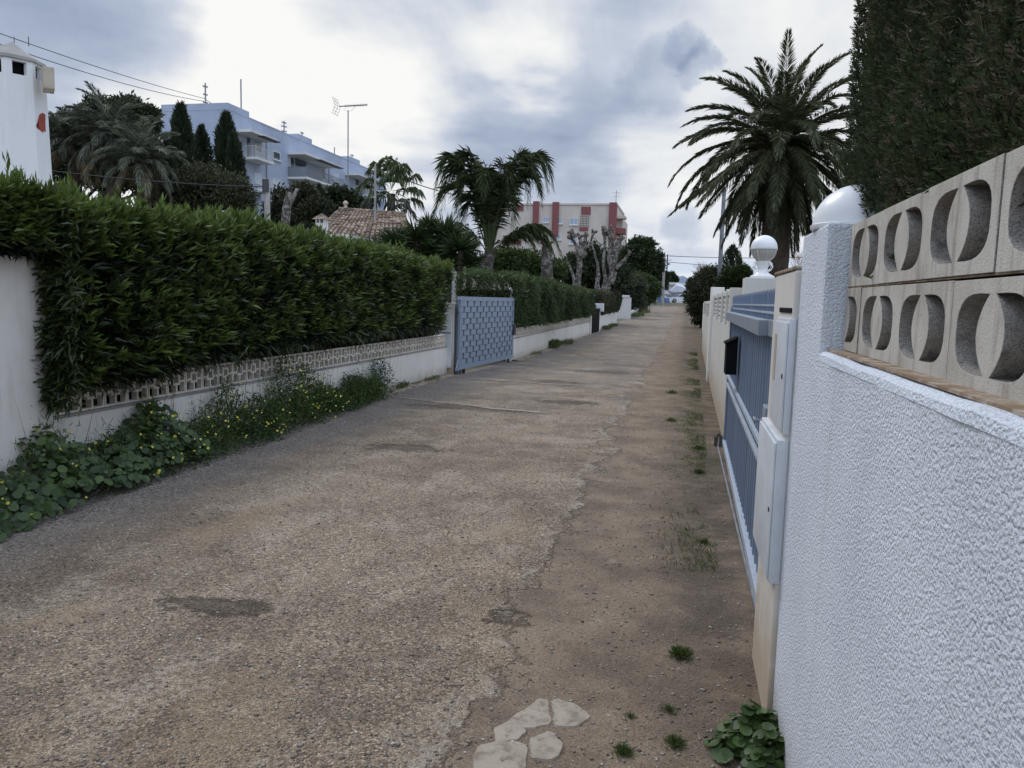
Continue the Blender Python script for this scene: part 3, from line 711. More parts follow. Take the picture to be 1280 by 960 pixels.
# black letter box hung on the gate
lb = thing('letter_box', 'black metal letter box with a sloping lid hung on the blue gate', 'letter box', (.44, 7.7, 1.1))
b = MB(); x0 = gx(7.8)
b.prism([(0, 1.09), (.10, 1.09), (.10, 1.38), (0, 1.43)], (x0-.03, 7.50, 0), (-1, 0, 0), (0, 0, 1), (0, .30, 0)); b.build('box_body', M_['black'], lb)
b = MB(); b.prism([(0, 1.433), (.115, 1.376), (.115, 1.391), (0, 1.448)], (x0-.03, 7.48, 0), (-1, 0, 0), (0, 0, 1), (0, .34, 0)); b.build('lid', M_['black'], lb)
# guide rail and stop at the gate's far end
st = thing('gate_stop', 'small dark steel gate stop on the ground by the cream wall', 'gate stop', (.5, 9.75, 0))
b = MB(); b.tube([(.47, 9.7, 0), (.47, 9.7, .12), (.50, 9.7, .16), (.53, 9.7, .12), (.53, 9.7, 0)], .022, 8); b.build('stop_hoop', M_['metal_dark'], st)
b = MB(); b.box(.485, .50, 4.0, 9.9, .003, .016); o = b.build('gate_track', M_['galv']); tag(o, 'thin rusty steel track on the ground under the sliding blue gate', 'track')

# lamp pillar and globe lamp
RY = 9.62
rw = lambda y: .57+.0085*(y-9.6)
px0 = rw(9.6)+.13
lp = thing('lamp_pillar', 'plain pale square pillar carrying the white globe lamp', 'pillar', (px0+.2, RY+.2, 0))
b = MB(); b.box(px0, px0+.46, RY, RY+.42, -.1, 2.075, .012); b.build('pillar_body', M_['creamwall'], lp)
gl = thing('globe_lamp', 'white globe lamp with ribbed lower half standing on the pale pillar', 'lamp', (px0+.21, RY+.21, 2.075))
c = (px0+.21, RY+.21, 2.077)
b = MB(); b.lathe(c, [(.14, 0), (.145, .02), (.105, .04), (.068, .065), (.055, .11), (.075, .16), (.085, .185), (.088, .20)], 24); b.build('lamp_base', M_['lampwhite'], gl, smooth=True)
b = MB(); b.lathe(c, [(.085, .20)]+[(.150*math.cos(t), .342+.150*math.sin(t)) for t in np.linspace(-.95, 0, 9)], 32); b.build('lower_bowl', M_['lampfrost'], gl, smooth=True)
b = MB(); b.lathe(c, [(.153, .335), (.159, .341), (.159, .350), (.153, .356)], 32)
for k in range(8):
    a = k*PI/4+.2; b.tube([(c[0]+.153*math.cos(a)*math.cos(t), c[1]+.153*math.sin(a)*math.cos(t), c[2]+.342+.153*math.sin(t)) for t in np.linspace(-.95, 0, 7)], .005, 5)
b.build('lamp_ring', M_['boxwhite'], gl)
b = MB(); b.lathe(c, [(.155*math.cos(t), .357+.155*math.sin(t)) for t in np.linspace(0, PI/2-.03, 12)], 32); b.build('upper_dome', M_['lampwhite'], gl, smooth=True)
for k in range(4):
    b = MB(); a = k*PI/2+.6; b.tube([(c[0]+r*math.cos(a), c[1]+r*math.sin(a), c[2]+z) for r, z in ((.07, .08), (.12, .10), (.15, .14), (.13, .185), (.105, .18), (.10, .15))], .008, 5); b.build('scroll_bracket', M_['lampwhite'], gl)

# long wall beyond the gate: three bays of slatted blocks between posts
def slatwall(y0, y1, zb, zt, posts, label, name='slatted_wall'):
    a, c = rw(y0), rw(y1)
    o = thing(name, label, 'wall', (a, y0, 0))
    b = MB(); b.wallseg((c, y1), (a, y0), .18, g0(c, y1)-.1, g0(c, y1)+zb, z0b=g0(a, y0)-.1, z1b=g0(a, y0)+zb); b.build('wall_base', M_['creamwall'], o)
    for y in posts:
        z = g0(rw(y), y); b = MB(); b.box(rw(y)-.012, rw(y)+.15, y-.09, y+.09, z+zb+.002, z+zt+.03, .006); b.build('post', M_['creamwall'], o)
    n = 5
    for ya, yb in zip(posts[:-1], posts[1:]):
        b = MB()
        za, zb2 = g0(a, ya), g0(a, yb)
        for i in range(n):
            h0 = zb+.012+(zt-zb-.07)*i/n; h1 = h0+(zt-zb)*.085
            b.hexa([(rw(ya)+.02, ya+.092, za+h0), (rw(yb)+.02, yb-.092, zb2+h0), (rw(yb)+.10, yb-.092, zb2+h0), (rw(ya)+.10, ya+.092, za+h0),
                    (rw(ya)+.02, ya+.092, za+h1), (rw(yb)+.02, yb-.092, zb2+h1), (rw(yb)+.10, yb-.092, zb2+h1), (rw(ya)+.10, ya+.092, za+h1)])
        b.build('slat_block', M_['creamwall'], o)
        b = MB(); b.hexa([(rw(ya)+.005, ya+.092, za+zt-.055), (rw(yb)+.005, yb-.092, zb2+zt-.055), (rw(yb)+.13, yb-.092, zb2+zt-.055), (rw(ya)+.13, ya+.092, za+zt-.055),
                    (rw(ya)+.005, ya+.092, za+zt), (rw(yb)+.005, yb-.092, zb2+zt), (rw(yb)+.13, yb-.092, zb2+zt), (rw(ya)+.13, ya+.092, za+zt)]); b.build('coping', M_['creamwall'], o)
    return o
slatwall(10.06, 17.6, 1.47, 1.93, [10.2, 11.3, 12.9, 15.0, 17.5], 'cream wall with slatted block panels just past the globe lamp')
tp = thing('wall_pillar', 'tall narrow white pillar between the two slatted walls on the right', 'pillar', (rw(18), 18, 0))
b = MB(); b.box(rw(18)-.06, rw(18)+.22, 17.7, 18.3, -.1, 2.12, .012); b.build('pillar_body', M_['white_old'], tp)
slatwall(18.4, 30, 1.35, 1.80, [18.6, 21, 24, 27, 29.9], 'white slatted wall farthest down the lane on the right')
slw = thing('garden_wall', 'low white wall by the bushes at the far right end of the lane', 'wall', (1.0, 60, 0))
b = MB(); b.wallseg((rw(58)+.35, 58), (rw(30.2)+.1, 30.2), .2, .1, 1.9, z0b=-.1, z1b=1.45); b.build('wall_body', M_['white_old'], slw)

# ---- tall clipped cypress hedge behind the near wall
ch = thing('cypress_hedge', 'very tall dark clipped cypress hedge rising behind the pierced-block wall', 'hedge', (1.3, 1.3, 0))
hx0, hy1, hy0, hz0, hz1 = .60, 3.30, -2.5, .2, 4.6
b = MB(); b.box(hx0+.11, hx0+1.3, hy0, hy1-.08, 2.0, hz1); b.box(hx0+.16, hx0+1.3, hy0, hy1-.08, hz0, 1.998); b.build('filler_core', M_['core'], ch)  # solid dark boxes added inside the leaves to block the view through
L = LV()
n = 150000
y = rng.uniform(.35, hy1, n); z = hz1-(hz1-1.2)*rng.uniform(0, 1, n)
keep = z < 2.0+ (3.2-.0)*1.0; y, z = y[keep], z[keep]; n = len(y)
ww = wob(y, z*.12, 5.5, 2.)*.035+wob(y, z*.3, 14, .4)*.016+wob(y, z, 8, 1.)*.012
dp = rng.exponential(.035, n)
ex = np.where(z < 2.03, .03, -.03*np.exp(-((z-2.2)/.15)**2))+hx0+ww*.7+dp+.05*np.clip((y-(hy1-.25))/.25, 0, 1)**2
P = np.stack([ex, y, z], 1)
D = np.stack([-.55+rng.normal(size=n)*.35, rng.normal(size=n)*.4, .75+rng.normal(size=n)*.45], 1)
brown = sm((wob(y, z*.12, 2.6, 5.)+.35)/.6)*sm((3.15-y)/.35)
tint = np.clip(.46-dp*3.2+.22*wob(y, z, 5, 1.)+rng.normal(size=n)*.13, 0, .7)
isb = rng.uniform(0, 1, n) < .10+.62*brown*sm((wob(y*1.0, z*.15, 11, 1.)+.55))
tint = np.where(isb, .86+.14*rng.uniform(0, 1, n), tint)
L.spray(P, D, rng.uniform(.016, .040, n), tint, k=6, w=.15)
# far end face and corner
n = 34000
x = hx0+1.0*rng.uniform(0, 1, n)**1.8; z = rng.uniform(1.3, hz1, n)
P = np.stack([x, hy1+wob(x, z*.4, 4, 1.)*.03-rng.exponential(.04, n)+.01, z], 1)
D = np.stack([rng.normal(size=n)*.4-.1, .55+rng.normal(size=n)*.35, .75+rng.normal(size=n)*.4], 1)
L.spray(P, D, rng.uniform(.018, .042, n), np.clip(.35+rng.normal(size=n)*.15, 0, .7), k=6, w=.15)
n = 1600
P = np.stack([hx0+rng.normal(size=n)*.02, rng.uniform(.5, hy1, n), 2.02-np.abs(rng.normal(size=n))*.25], 1)
L.spray(P, np.stack([-.7+rng.normal(size=n)*.3, rng.normal(size=n)*.4, .3+rng.normal(size=n)*.4], 1), rng.uniform(.022, .05, n), np.clip(.45+rng.normal(size=n)*.12, 0, .7), k=7)
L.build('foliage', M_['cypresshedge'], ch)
# thin dead twigs
L = LV(); n = 2600
y = rng.uniform(.3, hy1, n); z = rng.uniform(1.95, hz1, n)
L.blade(np.stack([hx0+.02+wob(y, z*.35, 3.2, 2.)*.045, y, z], 1), np.stack([-.35+rng.normal(size=n)*.2, rng.normal(size=n)*.5, .8+rng.normal(size=n)*.5], 1), rng.uniform(.03, .10, n), .0018, rng.uniform(0, 1, n), fold=0)
L.build('dead_twigs', M_['drytwig'], ch)

# ---- weeds at the foot of the near pillar
def rosette(L, c, r, h, n, rs, tl, th):
    a = rng.uniform(0, 2*PI, n); q = r*np.sqrt(rng.uniform(0, 1, n))
    P = np.stack([c[0]+q*np.cos(a), c[1]+q*np.sin(a), c[2]+h*(1-(q/r)**2*.75)*rng.uniform(.35, 1, n)+.01], 1)
    Nn = np.stack([np.cos(a)*q/r*.7, np.sin(a)*q/r*.7, np.ones(n)], 1)+rng.normal(size=(n, 3))*.3
    L.disc(P, Nn, rng.uniform(*rs, n), rng.uniform(tl, th, n))
L = LV()
rosette(L, (.36, 3.04, 0), .14, .17, 150, (.014, .034), .15, .6); rosette(L, (.395, 2.85, 0), .09, .20, 90, (.014, .03), .15, .55); rosette(L, (.28, 2.96, 0), .10, .09, 60, (.014, .028), .2, .7)
o = L.build('mallow_plant', M_['weed'], None, (.36, 3.0, 0)); tag(o, 'dark green round-leaved mallow growing against the foot of the near white wall', 'weed')

def tuft(px, py, r, n, hgt, label, group='small grass tufts on the earth margin'):
    x, y = gpx(px, py); L = LV(); a = rng.uniform(0, 2*PI, n); q = r*np.abs(rng.normal(size=n))*.5
    P = np.stack([x+q*np.cos(a)*.8, y+q*np.sin(a)*.8, np.full(n, .004)+float(prof(y))], 1)
    D = np.stack([np.cos(a)*q/r*.9, np.sin(a)*q/r*.9, .7+rng.uniform(0, .7, n)], 1)+rng.normal(size=(n, 3))*.42
    D[:, 2] = np.abs(D[:, 2])+.1
    L.blade(P, D, hgt*rng.uniform(.4, 1.5, n)*(1.2-.5*q/r), hgt*.10, np.clip(.42+rng.normal(size=n)*.28, 0, 1), bend=.18)
    o = L.build('grass_tuft', M_['grass'], None, (x, y, 0)); return tag(o, label, 'grass tuft', group)
tuft(851, 822, .062, 420, .05, 'bright green grass tuft standing alone on bare earth, above the others')
tuft(779, 943, .045, 300, .034, 'grass tuft nearest the pale broken concrete slabs')
tuft(843, 932, .052, 340, .034, 'wide low grass tuft between the mallow and the concrete slabs')
tuft(836, 890, .038, 160, .028, 'sparse grass tuft among pebbles beside the foot of the cream pillar')
tuft(788, 898, .022, 90, .026, 'tiny dry grass sprig on the bare earth by the slabs')
tuft(880, 680, .05, 110, .04, 'thin dark grass tuft close to the long blue gate')
tuft(874, 592, .085, 240, .05, 'grass clump on the earth strip beside the lower end of the blue gate')
tuft(874, 562, .09, 260, .05, 'grass clump on the earth strip next to the letter box')
tuft(838, 527, .17, 190, .06, 'round grass clump in the lane opposite the cream wall')
tuft(840, 492, .17, 190, .07, 'small grass clump in the lane farthest from the camera')
L = LV(); n = 15000
y = rng.uniform(5.0, 28, n); x = np.clip(.30+.0105*(y-5)-np.abs(rng.normal(size=n))*.19, -1, 1)
k = wob(x*2, y, 1.1, 3.) +.5*wob(x*9, y*7, 1., 2.) > .06; x, y = x[k], y[k]; n = len(x)
L.blade(np.stack([x, y, prof(y)+.004], 1), np.stack([rng.normal(size=n)*.5, rng.normal(size=n)*.5, np.ones(n)], 1), rng.uniform(.015, .05, n), .006, np.clip(.42+rng.normal(size=n)*.3, 0, 1), bend=.1)
o = L.build('verge_grass', M_['grass']); tag(o, 'thin grass growing along the foot of the right-hand walls', 'grass', kind='stuff')

# ================================================================== LEFT: low wall with lattice, oleander hedge
LX = -5.2
lw = thing('lattice_wall', 'low white wall with a lattice of openwork blocks under the oleander hedge', 'wall', (LX, 11, 0))
b = MB(); b.box(LX-.16, LX, 5.46, 16.75, -.1, .62, .004); b.build('wall_base', M_['white_old'], lw)
b = MB(); b.box(LX-.15, LX+.012, 5.47, 16.74, .621, .645, .004); b.build('wall_cap', M_['conc'], lw)
def lattice_block(parent, x, y, z, w=.30, h=.27, name='lattice_block', mat='beige2'):
    b = MB(); e = .022
    def bar(u0, u1, v0, v1): b.box(x-.075+rng.normal()*.0008, x-.012, y+u0, y+u1, z+v0, z+v1)
    bar(.003, e, .003, h-.003); bar(w-e, w-.003, .003, h-.003); bar(e, w-e, h-e, h-.003); bar(e, w-e, .003, e)
    a0, a1, c0, c1 = w*.30, w*.70, h*.36, h*.80
    bar(a0, a0+.026, c0, c1); bar(a1-.026, a1, c0, c1); bar(a0+.026, a1-.026, c1-.024, c1); bar(a0+.026, a1-.026, c0, c0+.024)
    bar(w/2-.012, w/2+.012, e, c0); bar(e, a0, h*.46, h*.46+.024); bar(a1, w-e, h*.46, h*.46+.024); bar(w/2-.012, w/2+.012, c1, h-e)
    return b.build(name, M_[mat], parent)
M_['beige2'] = simple('beige2', (.78, .74, .66), (.62, .56, .48), 6, .9, 50, .002)
b = MB(); b.box(LX, LX+.018, 12.35, 13.0, .17, .56, .004); c_ = b.build('meter_hatch', M_['boxwhite'], lw); b = MB(); b.box(LX+.0185, LX+.026, 12.40, 12.95, .22, .51, .003); b.build('hatch_door', M_['boxwhite'], c_)
for i in range(37): lattice_block(lw, LX, 5.5+.30*i, .646)
tw = thing('garden_wall', 'tall plain white wall at the left edge, standing nearest the camera', 'wall', (LX, 2, 0))
b = MB(); b.box(LX-.22, LX+.03, -3, 5.455, -.1, 1.985, .01); b.build('wall_body', M_['white_old'], tw)

def hedge(name, label, cat, loc, core, gen, mat, group=None):
    h = thing(name, label, cat, loc, group); b = MB()
    for c in core: b.box(*c)
    b.build('filler_core', M_['core'], h); L = LV(); gen(L); L.build('foliage', mat, h); return h  # dark filler boxes, put in so nothing shows through the foliage
def gen_ole(L):
    def top(y): return np.interp(y, [3, 8, 12, 16.5], [2.39, 2.42, 2.45, 2.34])+.05*wob(y, 0, .9, 1.)
    def face(y, z): return -5.05+.10*wob(y, z, 1.0, 2.)+.05*wob(y, z, 2.7, 1.)
    def low(y): return np.where(y < 5.5, 2.02, 1.10+.05*wob(y, 0, 2.1, .5)-.03*np.clip(10.5-y, 0, 3)-.09*np.clip(7.2-y, 0, 2))
    n = 62000
    y = 2.8+(16.45-2.8)*rng.uniform(0, 1, n)**1.12; t = rng.uniform(0, 1, n); z = low(y)+(top(y)-low(y))*t
    dep = rng.exponential(.06, n)
    k = y < 15.75+.65*sm((z-1.1)/1.3); y, z, t, dep = y[k], z[k], t[k], dep[k]; n = len(y)
    x = face(y, z)-dep-.10*sm((t-.86)/.14)-.02*sm((.2-t)/.2)
    out = np.stack([.75+rng.normal(size=n)*.4, rng.normal(size=n)*.55-.15, .25+.65*sm((t-.55)/.4)+rng.normal(size=n)*.45], 1)
    clump = wob(y, z, 3.1, 7.)
    young = (clump > .22) & (rng.uniform(0, 1, n) < .38)
    big_ = wob(y, z*1.3, 1.25, 9.)
    tint = np.clip(.04+.09*clump+.10*big_+rng.normal(size=n)*.09-dep*1.2+young*(big_ > -.25)*.48*rng.uniform(.3, 1.1, n)+.30*sm((t-.80)/.2), 0, 1)  # tint paints in top light and dark gaps behind the outer leaves
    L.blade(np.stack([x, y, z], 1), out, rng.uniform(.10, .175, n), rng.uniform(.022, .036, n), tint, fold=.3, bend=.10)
    # whorled shoots on the face
    m = 2300; y = rng.uniform(3.4, 15.7, m); t = rng.uniform(.04, 1, m); z = low(y)+(top(y)-low(y))*t; x = face(y, z)+.01
    ax = unit(np.stack([.8+rng.normal(size=m)*.3, rng.normal(size=m)*.5, .5+.4*t+rng.normal(size=m)*.3], 1)); tt = rng.uniform(.1, .95, m)**1.7+.22*sm((t-.6)/.4)
    for k in range(9):
        L.blade(np.stack([x, y, z], 1)+ax*(.012*k), ax+rnd(m)*(.85-.06*k), rng.uniform(.09, .17, m), .029, np.clip(tt+rng.normal(size=m)*.06, 0, 1), fold=.3, bend=.1)
    # upright young shoots along the top
    m = 3800; y = rng.uniform(2.8, 16.45, m); x = -5.04-rng.uniform(0, 1.2, m)**1.3; z = top(y)+rng.normal(size=m)*.05-.02+.035*wob(y, x, 5, 1.)
    ax = unit(np.stack([.25+rng.normal(size=m)*.22, -.1+rng.normal(size=m)*.22, np.ones(m)], 1)); tt = rng.uniform(.55, 1.05, m)
    hgt = .04+.10*rng.uniform(0, 1, m)**2.5+.10*(wob(y, x*.3, 2.3, 3.) > .45)*rng.uniform(0, 1, m)
    for k in range(11):
        f = k/10; L.blade(np.stack([x, y, z], 1)+ax*(hgt*f)[:, None], ax+rnd(m)*(.75-.45*f), rng.uniform(.075, .14, m), .024, np.clip(tt-.10+.3*f+rng.normal(size=m)*.07, 0, .72), fold=.3, bend=.06)  # shoots brighten upwards: new growth plus top light painted into the tint
    # ragged near corner hanging over the wall step, and the far end
    n = 2400; z = rng.uniform(.75, 2.3, n); y = 5.46+.04*wob(z, 1, 5, 2.)-np.abs(rng.normal(size=n))*.05
    L.blade(np.stack([-5.05+rng.normal(size=n)*.09, y, z], 1), np.stack([.3+rng.normal(size=n)*.5, -.75+rng.normal(size=n)*.45, .1+rng.normal(size=n)*.5], 1), rng.uniform(.09, .16, n), .022, np.clip(.2+rng.normal(size=n)*.1, 0, .7), bend=.15)
    n = 6000; z = rng.uniform(1.0, 2.34, n); L.blade(np.stack([rng.uniform(-6.3, -5, n), 15.75+.65*sm((z-1.1)/1.3)+rng.normal(size=n)*.07, z], 1), np.stack([.2+rng.normal(size=n)*.5, .6+rng.normal(size=n)*.5, .4+rng.normal(size=n)*.4], 1), rng.uniform(.09, .16, n), .022, np.clip(.3+.25*sm((z-2)/.5)+rng.normal(size=n)*.12, 0, .9), bend=.1)
    n = 1500; y = rng.uniform(5.6, 15.7, n); z = low(y)+.02+rng.normal(size=n)*.05; x = -5.09+rng.normal(size=n)*.06
    L.blade(np.stack([x, y, z], 1), np.stack([.4+rng.normal(size=n)*.4, rng.normal(size=n)*.5, -.5+rng.normal(size=n)*.4], 1), rng.uniform(.08, .15, n), .021, np.clip(.15+rng.normal(size=n)*.1, 0, .6), bend=.2)
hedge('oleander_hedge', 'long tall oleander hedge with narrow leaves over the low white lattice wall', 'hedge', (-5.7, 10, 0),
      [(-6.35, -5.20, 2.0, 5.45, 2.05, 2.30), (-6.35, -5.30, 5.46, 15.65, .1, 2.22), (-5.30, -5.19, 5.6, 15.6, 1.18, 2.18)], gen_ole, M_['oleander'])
hg = bpy.data.objects['oleander_hedge']; L = LV(); n = 500
y = rng.uniform(5.7, 15.6, n); z = rng.uniform(1.15, 2.35, n)
L.blade(np.stack([-5.08+rng.normal(size=n)*.06, y, z], 1), np.stack([.5+rng.normal(size=n)*.3, rng.normal(size=n)*.6, .5+rng.normal(size=n)*.5], 1), rng.uniform(.08, .25, n), .006, rng.uniform(0, .6, n), fold=0)
L.build('dry_twigs', M_['drytwig'], hg)  # loose thin dry twigs over the hedge face

def gen_box(x0, x1, y0, y1, zb, zt, n, ll=(.05, .09), ww=.02, amp=.07, seed=1., slope=0., up=.4, tl=.35):
    """clipped hedge of small leaves; zb/zt are heights over the ground at each y"""
    def g(L):
        nf = int(n*.55); y = rng.uniform(y0, y1, nf); t = rng.uniform(0, 1, nf)
        zt_ = zt+slope*(y-y0)+amp*.6*wob(y, 0, .8, seed); z = prof(y)+zb+.06*wob(y, 1, 2, seed)+(zt_-zb)*t
        dep = rng.exponential(.06, nf); x = x1+amp*wob(y, z, .9, seed)+amp*.5*wob(y, z, 2.4, seed+2)-dep-.22*sm((t-.8)/.2)**2
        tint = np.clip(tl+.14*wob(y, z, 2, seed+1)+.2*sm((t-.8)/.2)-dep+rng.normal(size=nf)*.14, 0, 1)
        L.blade(np.stack([x, y, z], 1), np.stack([.8+rng.normal(size=nf)*.5, rng.normal(size=nf)*.6, up+rng.normal(size=nf)*.5], 1), rng.uniform(*ll, nf), ww, tint, bend=.1)
        nt_ = int(n*.3); y = rng.uniform(y0, y1, nt_); x = rng.uniform(x0, x1, nt_); z = prof(y)+zt+slope*(y-y0)+amp*.6*wob(y, 0, .8, seed)+amp*.5*wob(x, y, 2.5, seed)-.12*((x-x0)/(x1-x0))**4-rng.exponential(.03, nt_)+.03
        L.blade(np.stack([x, y, z], 1), np.stack([rng.normal(size=nt_)*.5+.2, rng.normal(size=nt_)*.5-.1, np.ones(nt_)*.9], 1), rng.uniform(*ll, nt_), ww, np.clip(tl+.3+rng.normal(size=nt_)*.16, 0, 1), bend=.08)
        ne = n-nf-nt_; x = rng.uniform(x0, x1, ne); yy = np.where(rng.uniform(0, 1, ne) < .7, y0, y1); z = prof(yy)+rng.uniform(zb, zt, ne)+slope*(yy-y0)
        L.blade(np.stack([x, yy+np.where(yy == y0, -.02, .02)+rng.normal(size=ne)*.06, z], 1), np.stack([.2+rng.normal(size=ne)*.5, np.where(yy == y0, -.7, .7)+rng.normal(size=ne)*.4, up+rng.normal(size=ne)*.5], 1), rng.uniform(*ll, ne), ww, np.clip(tl+rng.normal(size=ne)*.15, 0, 1), bend=.1)
    return g

# ---- woven steel gate on the left with its meter post and lantern
def LGp(t, z, off=0.):   # point on the left gate plane, t along, off towards the lane
    a, c = np.array([-4.93, 16.72]), np.array([-4.60, 20.86]); d = c-a; n_ = np.array([d[1], -d[0]])/np.linalg.norm(d); q = a+d*t+n_*off
    return np.array([q[0], q[1], z])
lg = thing('woven_gate', 'blue-grey metal gate of woven flat strips across the opening past the oleander hedge', 'gate', LGp(.5, 0))
GL = float(np.linalg.norm(LGp(1, 0)-LGp(0, 0))); gA = (LGp(1, 0)-LGp(0, 0))/GL; gN = LGp(0, 0, 1)-LGp(0, 0, 0)
def gb(b, u0, u1, z0, z1, n0, n1, bev=0): b.obox(LGp(0, 0)+gA*u0+gN*n0+V3(0, 0, z0), gA*(u1-u0), gN*(n1-n0), (0, 0, z1-z0), bev)
b = MB()
for z in (.16, 1.72): gb(b, 0, GL, z-.05, z+.05, -.03, .03, .005)
for u in (.03, GL-.03): gb(b, u-.03, u+.03, .211, 1.669, -.03, .03, .005)
gb(b, -.12, 0, .10, .16, -.03, .03); b.obox(LGp(0, .16)+gA*-.12+gN*-.02, gA*.03, gN*.04, gA*.34+V3(0, 0, .5)); b.obox(LGp(0, 1.70)+gA*-.16+gN*-.02, gA*.03, gN*.04, gA*.22+V3(0, 0, -.45)); gb(b, -.16, .02, 1.70, 1.77, -.025, .025)
b.build('gate_frame', M_['blueweave'], lg)
b = MB(); nr, nc = 11, 9; ph = (1.67-.21)/nr; pw = (GL-.12)/nc
for r in range(nr):
    for c in range(nc+1):
        u = .06+pw*(c-(.5 if r % 2 else 0)); u0, u1 = max(u+.042, .062), min(u+pw-.042, GL-.062)
        if u1-u0 < .06: continue
        z0 = .212+ph*r
        k = 5; pr = []
        for i in range(k+1): f = i/k; pr.append((u0+(u1-u0)*f, .006+.026*math.sin(PI*f)))
        for (ua, na), (ub, nb) in zip(pr[:-1], pr[1:]):
            b.hexa([LGp(0, 0)+gA*ua+gN*(na-.004)+V3(0, 0, z0+.004), LGp(0, 0)+gA*ub+gN*(nb-.004)+V3(0, 0, z0+.004), LGp(0, 0)+gA*ub+gN*nb+V3(0, 0, z0+.004), LGp(0, 0)+gA*ua+gN*na+V3(0, 0, z0+.004),
                    LGp(0, 0)+gA*ua+gN*(na-.004)+V3(0, 0, z0+ph-.004), LGp(0, 0)+gA*ub+gN*(nb-.004)+V3(0, 0, z0+ph-.004), LGp(0, 0)+gA*ub+gN*nb+V3(0, 0, z0+ph-.004), LGp(0, 0)+gA*ua+gN*na+V3(0, 0, z0+ph-.004)])
b.build('woven_strips', M_['blueweave'], lg)
b = MB()
for c in range(2*nc+1): u = .06+pw*c/2; gb(b, max(u-.012, .061), min(u+.012, GL-.061), .211, 1.669, -.012, .001)
gb(b, .061, GL-.061, .212, 1.668, -.022, -.014)
b.build('backing_sheet', M_['bluegate'], lg)
b = MB(); gb(b, GL-.1, GL+.03, .75, 1.05, .032, .09, .01); b.build('lock_case', M_['metal_dark'], lg)
for u in (.35, GL-.35): b = MB(); b.tube([LGp(0, .062)+gA*u-gN*.02, LGp(0, .062)+gA*u+gN*.02], .058, 12); b.build('wheel', M_['rubber'], lg)
mpL = thing('meter_pillar', 'narrow cream pillar with a small white meter cabinet left of the woven gate', 'pillar', (-5.15, 16.95, 0))
b = MB(); b.box(-5.42, -5.06, 16.77, 17.15, -.1, 1.62, .01); b.build('pillar_body', M_['cream'], mpL)
b = MB(); b.box(-5.40, -5.10, 16.70, 16.766, .95, 1.32, .01); b.box(-5.40, -5.10, 16.715, 16.766, .15, .93, .01); b.build('meter_cabinet', M_['boxwhite'], mpL)
b = MB(); b.box(-5.02, -4.98, 16.80, 17.15, .0, 1.75, .004); o = b.build('gate_post', M_['bluegate']); tag(o, 'dark steel post at the left jamb of the woven gate', 'post')
lnp = at(637, 372, 21.35)
lpo = thing('lantern_post', 'slim white post behind the right end of the woven gate', 'post', (lnp[0], 21.35, 0))
b = MB(); b.box(lnp[0]-.14, lnp[0]+.14, 21.2, 21.5, -.1, lnp[2]-.02, .01); b.build('post_body', M_['white_old'], lpo)
ln = thing('lantern', 'small white pointed garden lantern showing above the woven gate', 'lantern', (lnp[0], 21.35, lnp[2]-.02))
c = (lnp[0], 21.35, lnp[2]-.019)
b = MB(); b.lathe(c, [(.10, 0), (.10, .05), (.05, .07), (.05, .09)], 12); b.build('lantern_foot', M_['lampwhite'], ln)
b = MB(); b.lathe(c, [(.06, .091), (.095, .20), (.09, .21)], 8); b.build('lantern_glass', M_['shutter'], ln)
b = MB(); b.lathe(c, [(.115, .212), (.10, .235), (.05, .29), (.02, .31), (.025, .33), (.006, .40)], 12); b.build('lantern_roof', M_['lampwhite'], ln)

# ---- second wall, hedge, black gate, third wall
def lowwall(name, label, p0, p1, zt, lat, group=None):
    o = thing(name, label, 'wall', (p0[0], (p0[1]+p1[1])/2, 0), group)
    b = MB(); za, zc = g0(*p0), g0(*p1); b.wallseg(p0, p1, .16, za-.1, za+zt, z0b=zc-.1, z1b=zc+zt); b.build('wall_base', M_['white_old'], o)
    n = int(math.hypot(p1[0]-p0[0], p1[1]-p0[1])/.30) if lat else 0
    b = MB(); b.wallseg((p0[0]+.012, p0[1]), (p1[0]+.012, p1[1]), .17, za+zt+.002, za+zt+.022, z0b=zc+zt+.002, z1b=zc+zt+.022); b.build('wall_cap', M_['conc'], o)
    for i in range(n):
        f = (i+.02)/n; x = p0[0]+(p1[0]-p0[0])*f; y = p0[1]+(p1[1]-p0[1])*f; lattice_block(o, x, y, g0(x, y)+zt+.024)
    return o
lowwall('lattice_wall', 'low white wall with openwork blocks running from the woven gate to the small black gate', (-4.66, 21.05), (-4.58, 38.6), .62, True)
hedge('clipped_hedge', 'dense dull-green clipped hedge between the woven gate and the small black gate', 'hedge', (-5.3, 30, 0),
      [(-6.1, -4.80, 21.2, 38.5, 0, 1.98), (-6.3, -5.1, 21.1, 38.5, 0, 1.98)], gen_box(-6.3, -4.50, 21.0, 38.7, .97, 2.42, 44000, (.07, .16), .030, .24, 3., -.013, up=.1, tl=.34), M_['hedge2'])
bg_ = thing('black_gate', 'small solid black metal gate in the white wall beyond the clipped hedge', 'gate', (-4.5, 40.6, g0(-4.5, 40.6)))
za = g0(-4.5, 40.6)
b = MB(); b.box(-4.52, -4.46, 38.95, 42.15, za+.04, za+1.24, .006); b.build('gate_leaf', M_['black'], bg_)
b = MB(); b.box(-4.54, -4.44, 38.95, 42.15, za+1.242, za+1.30, .006); b.build('top_rail', M_['metal_dark'], bg_)
wp = thing('gate_pillar', 'slim white pillar on the near side of the small black gate', 'pillar', (-4.6, 39.57, za))
b = MB(); b.box(-4.74, -4.50, 38.65, 38.93, za-.1, za+1.35, .01); b.build('pillar_body', M_['white_old'], wp)
wb = thing('letter_box', 'white letter box on a white post just past the small black gate', 'letter box', (-4.55, 42.5, za))
b = MB(); b.box(-4.70, -4.45, 42.2, 42.5, za-.1, za+1.1, .01); b.build('post_body', M_['white_old'], wb)
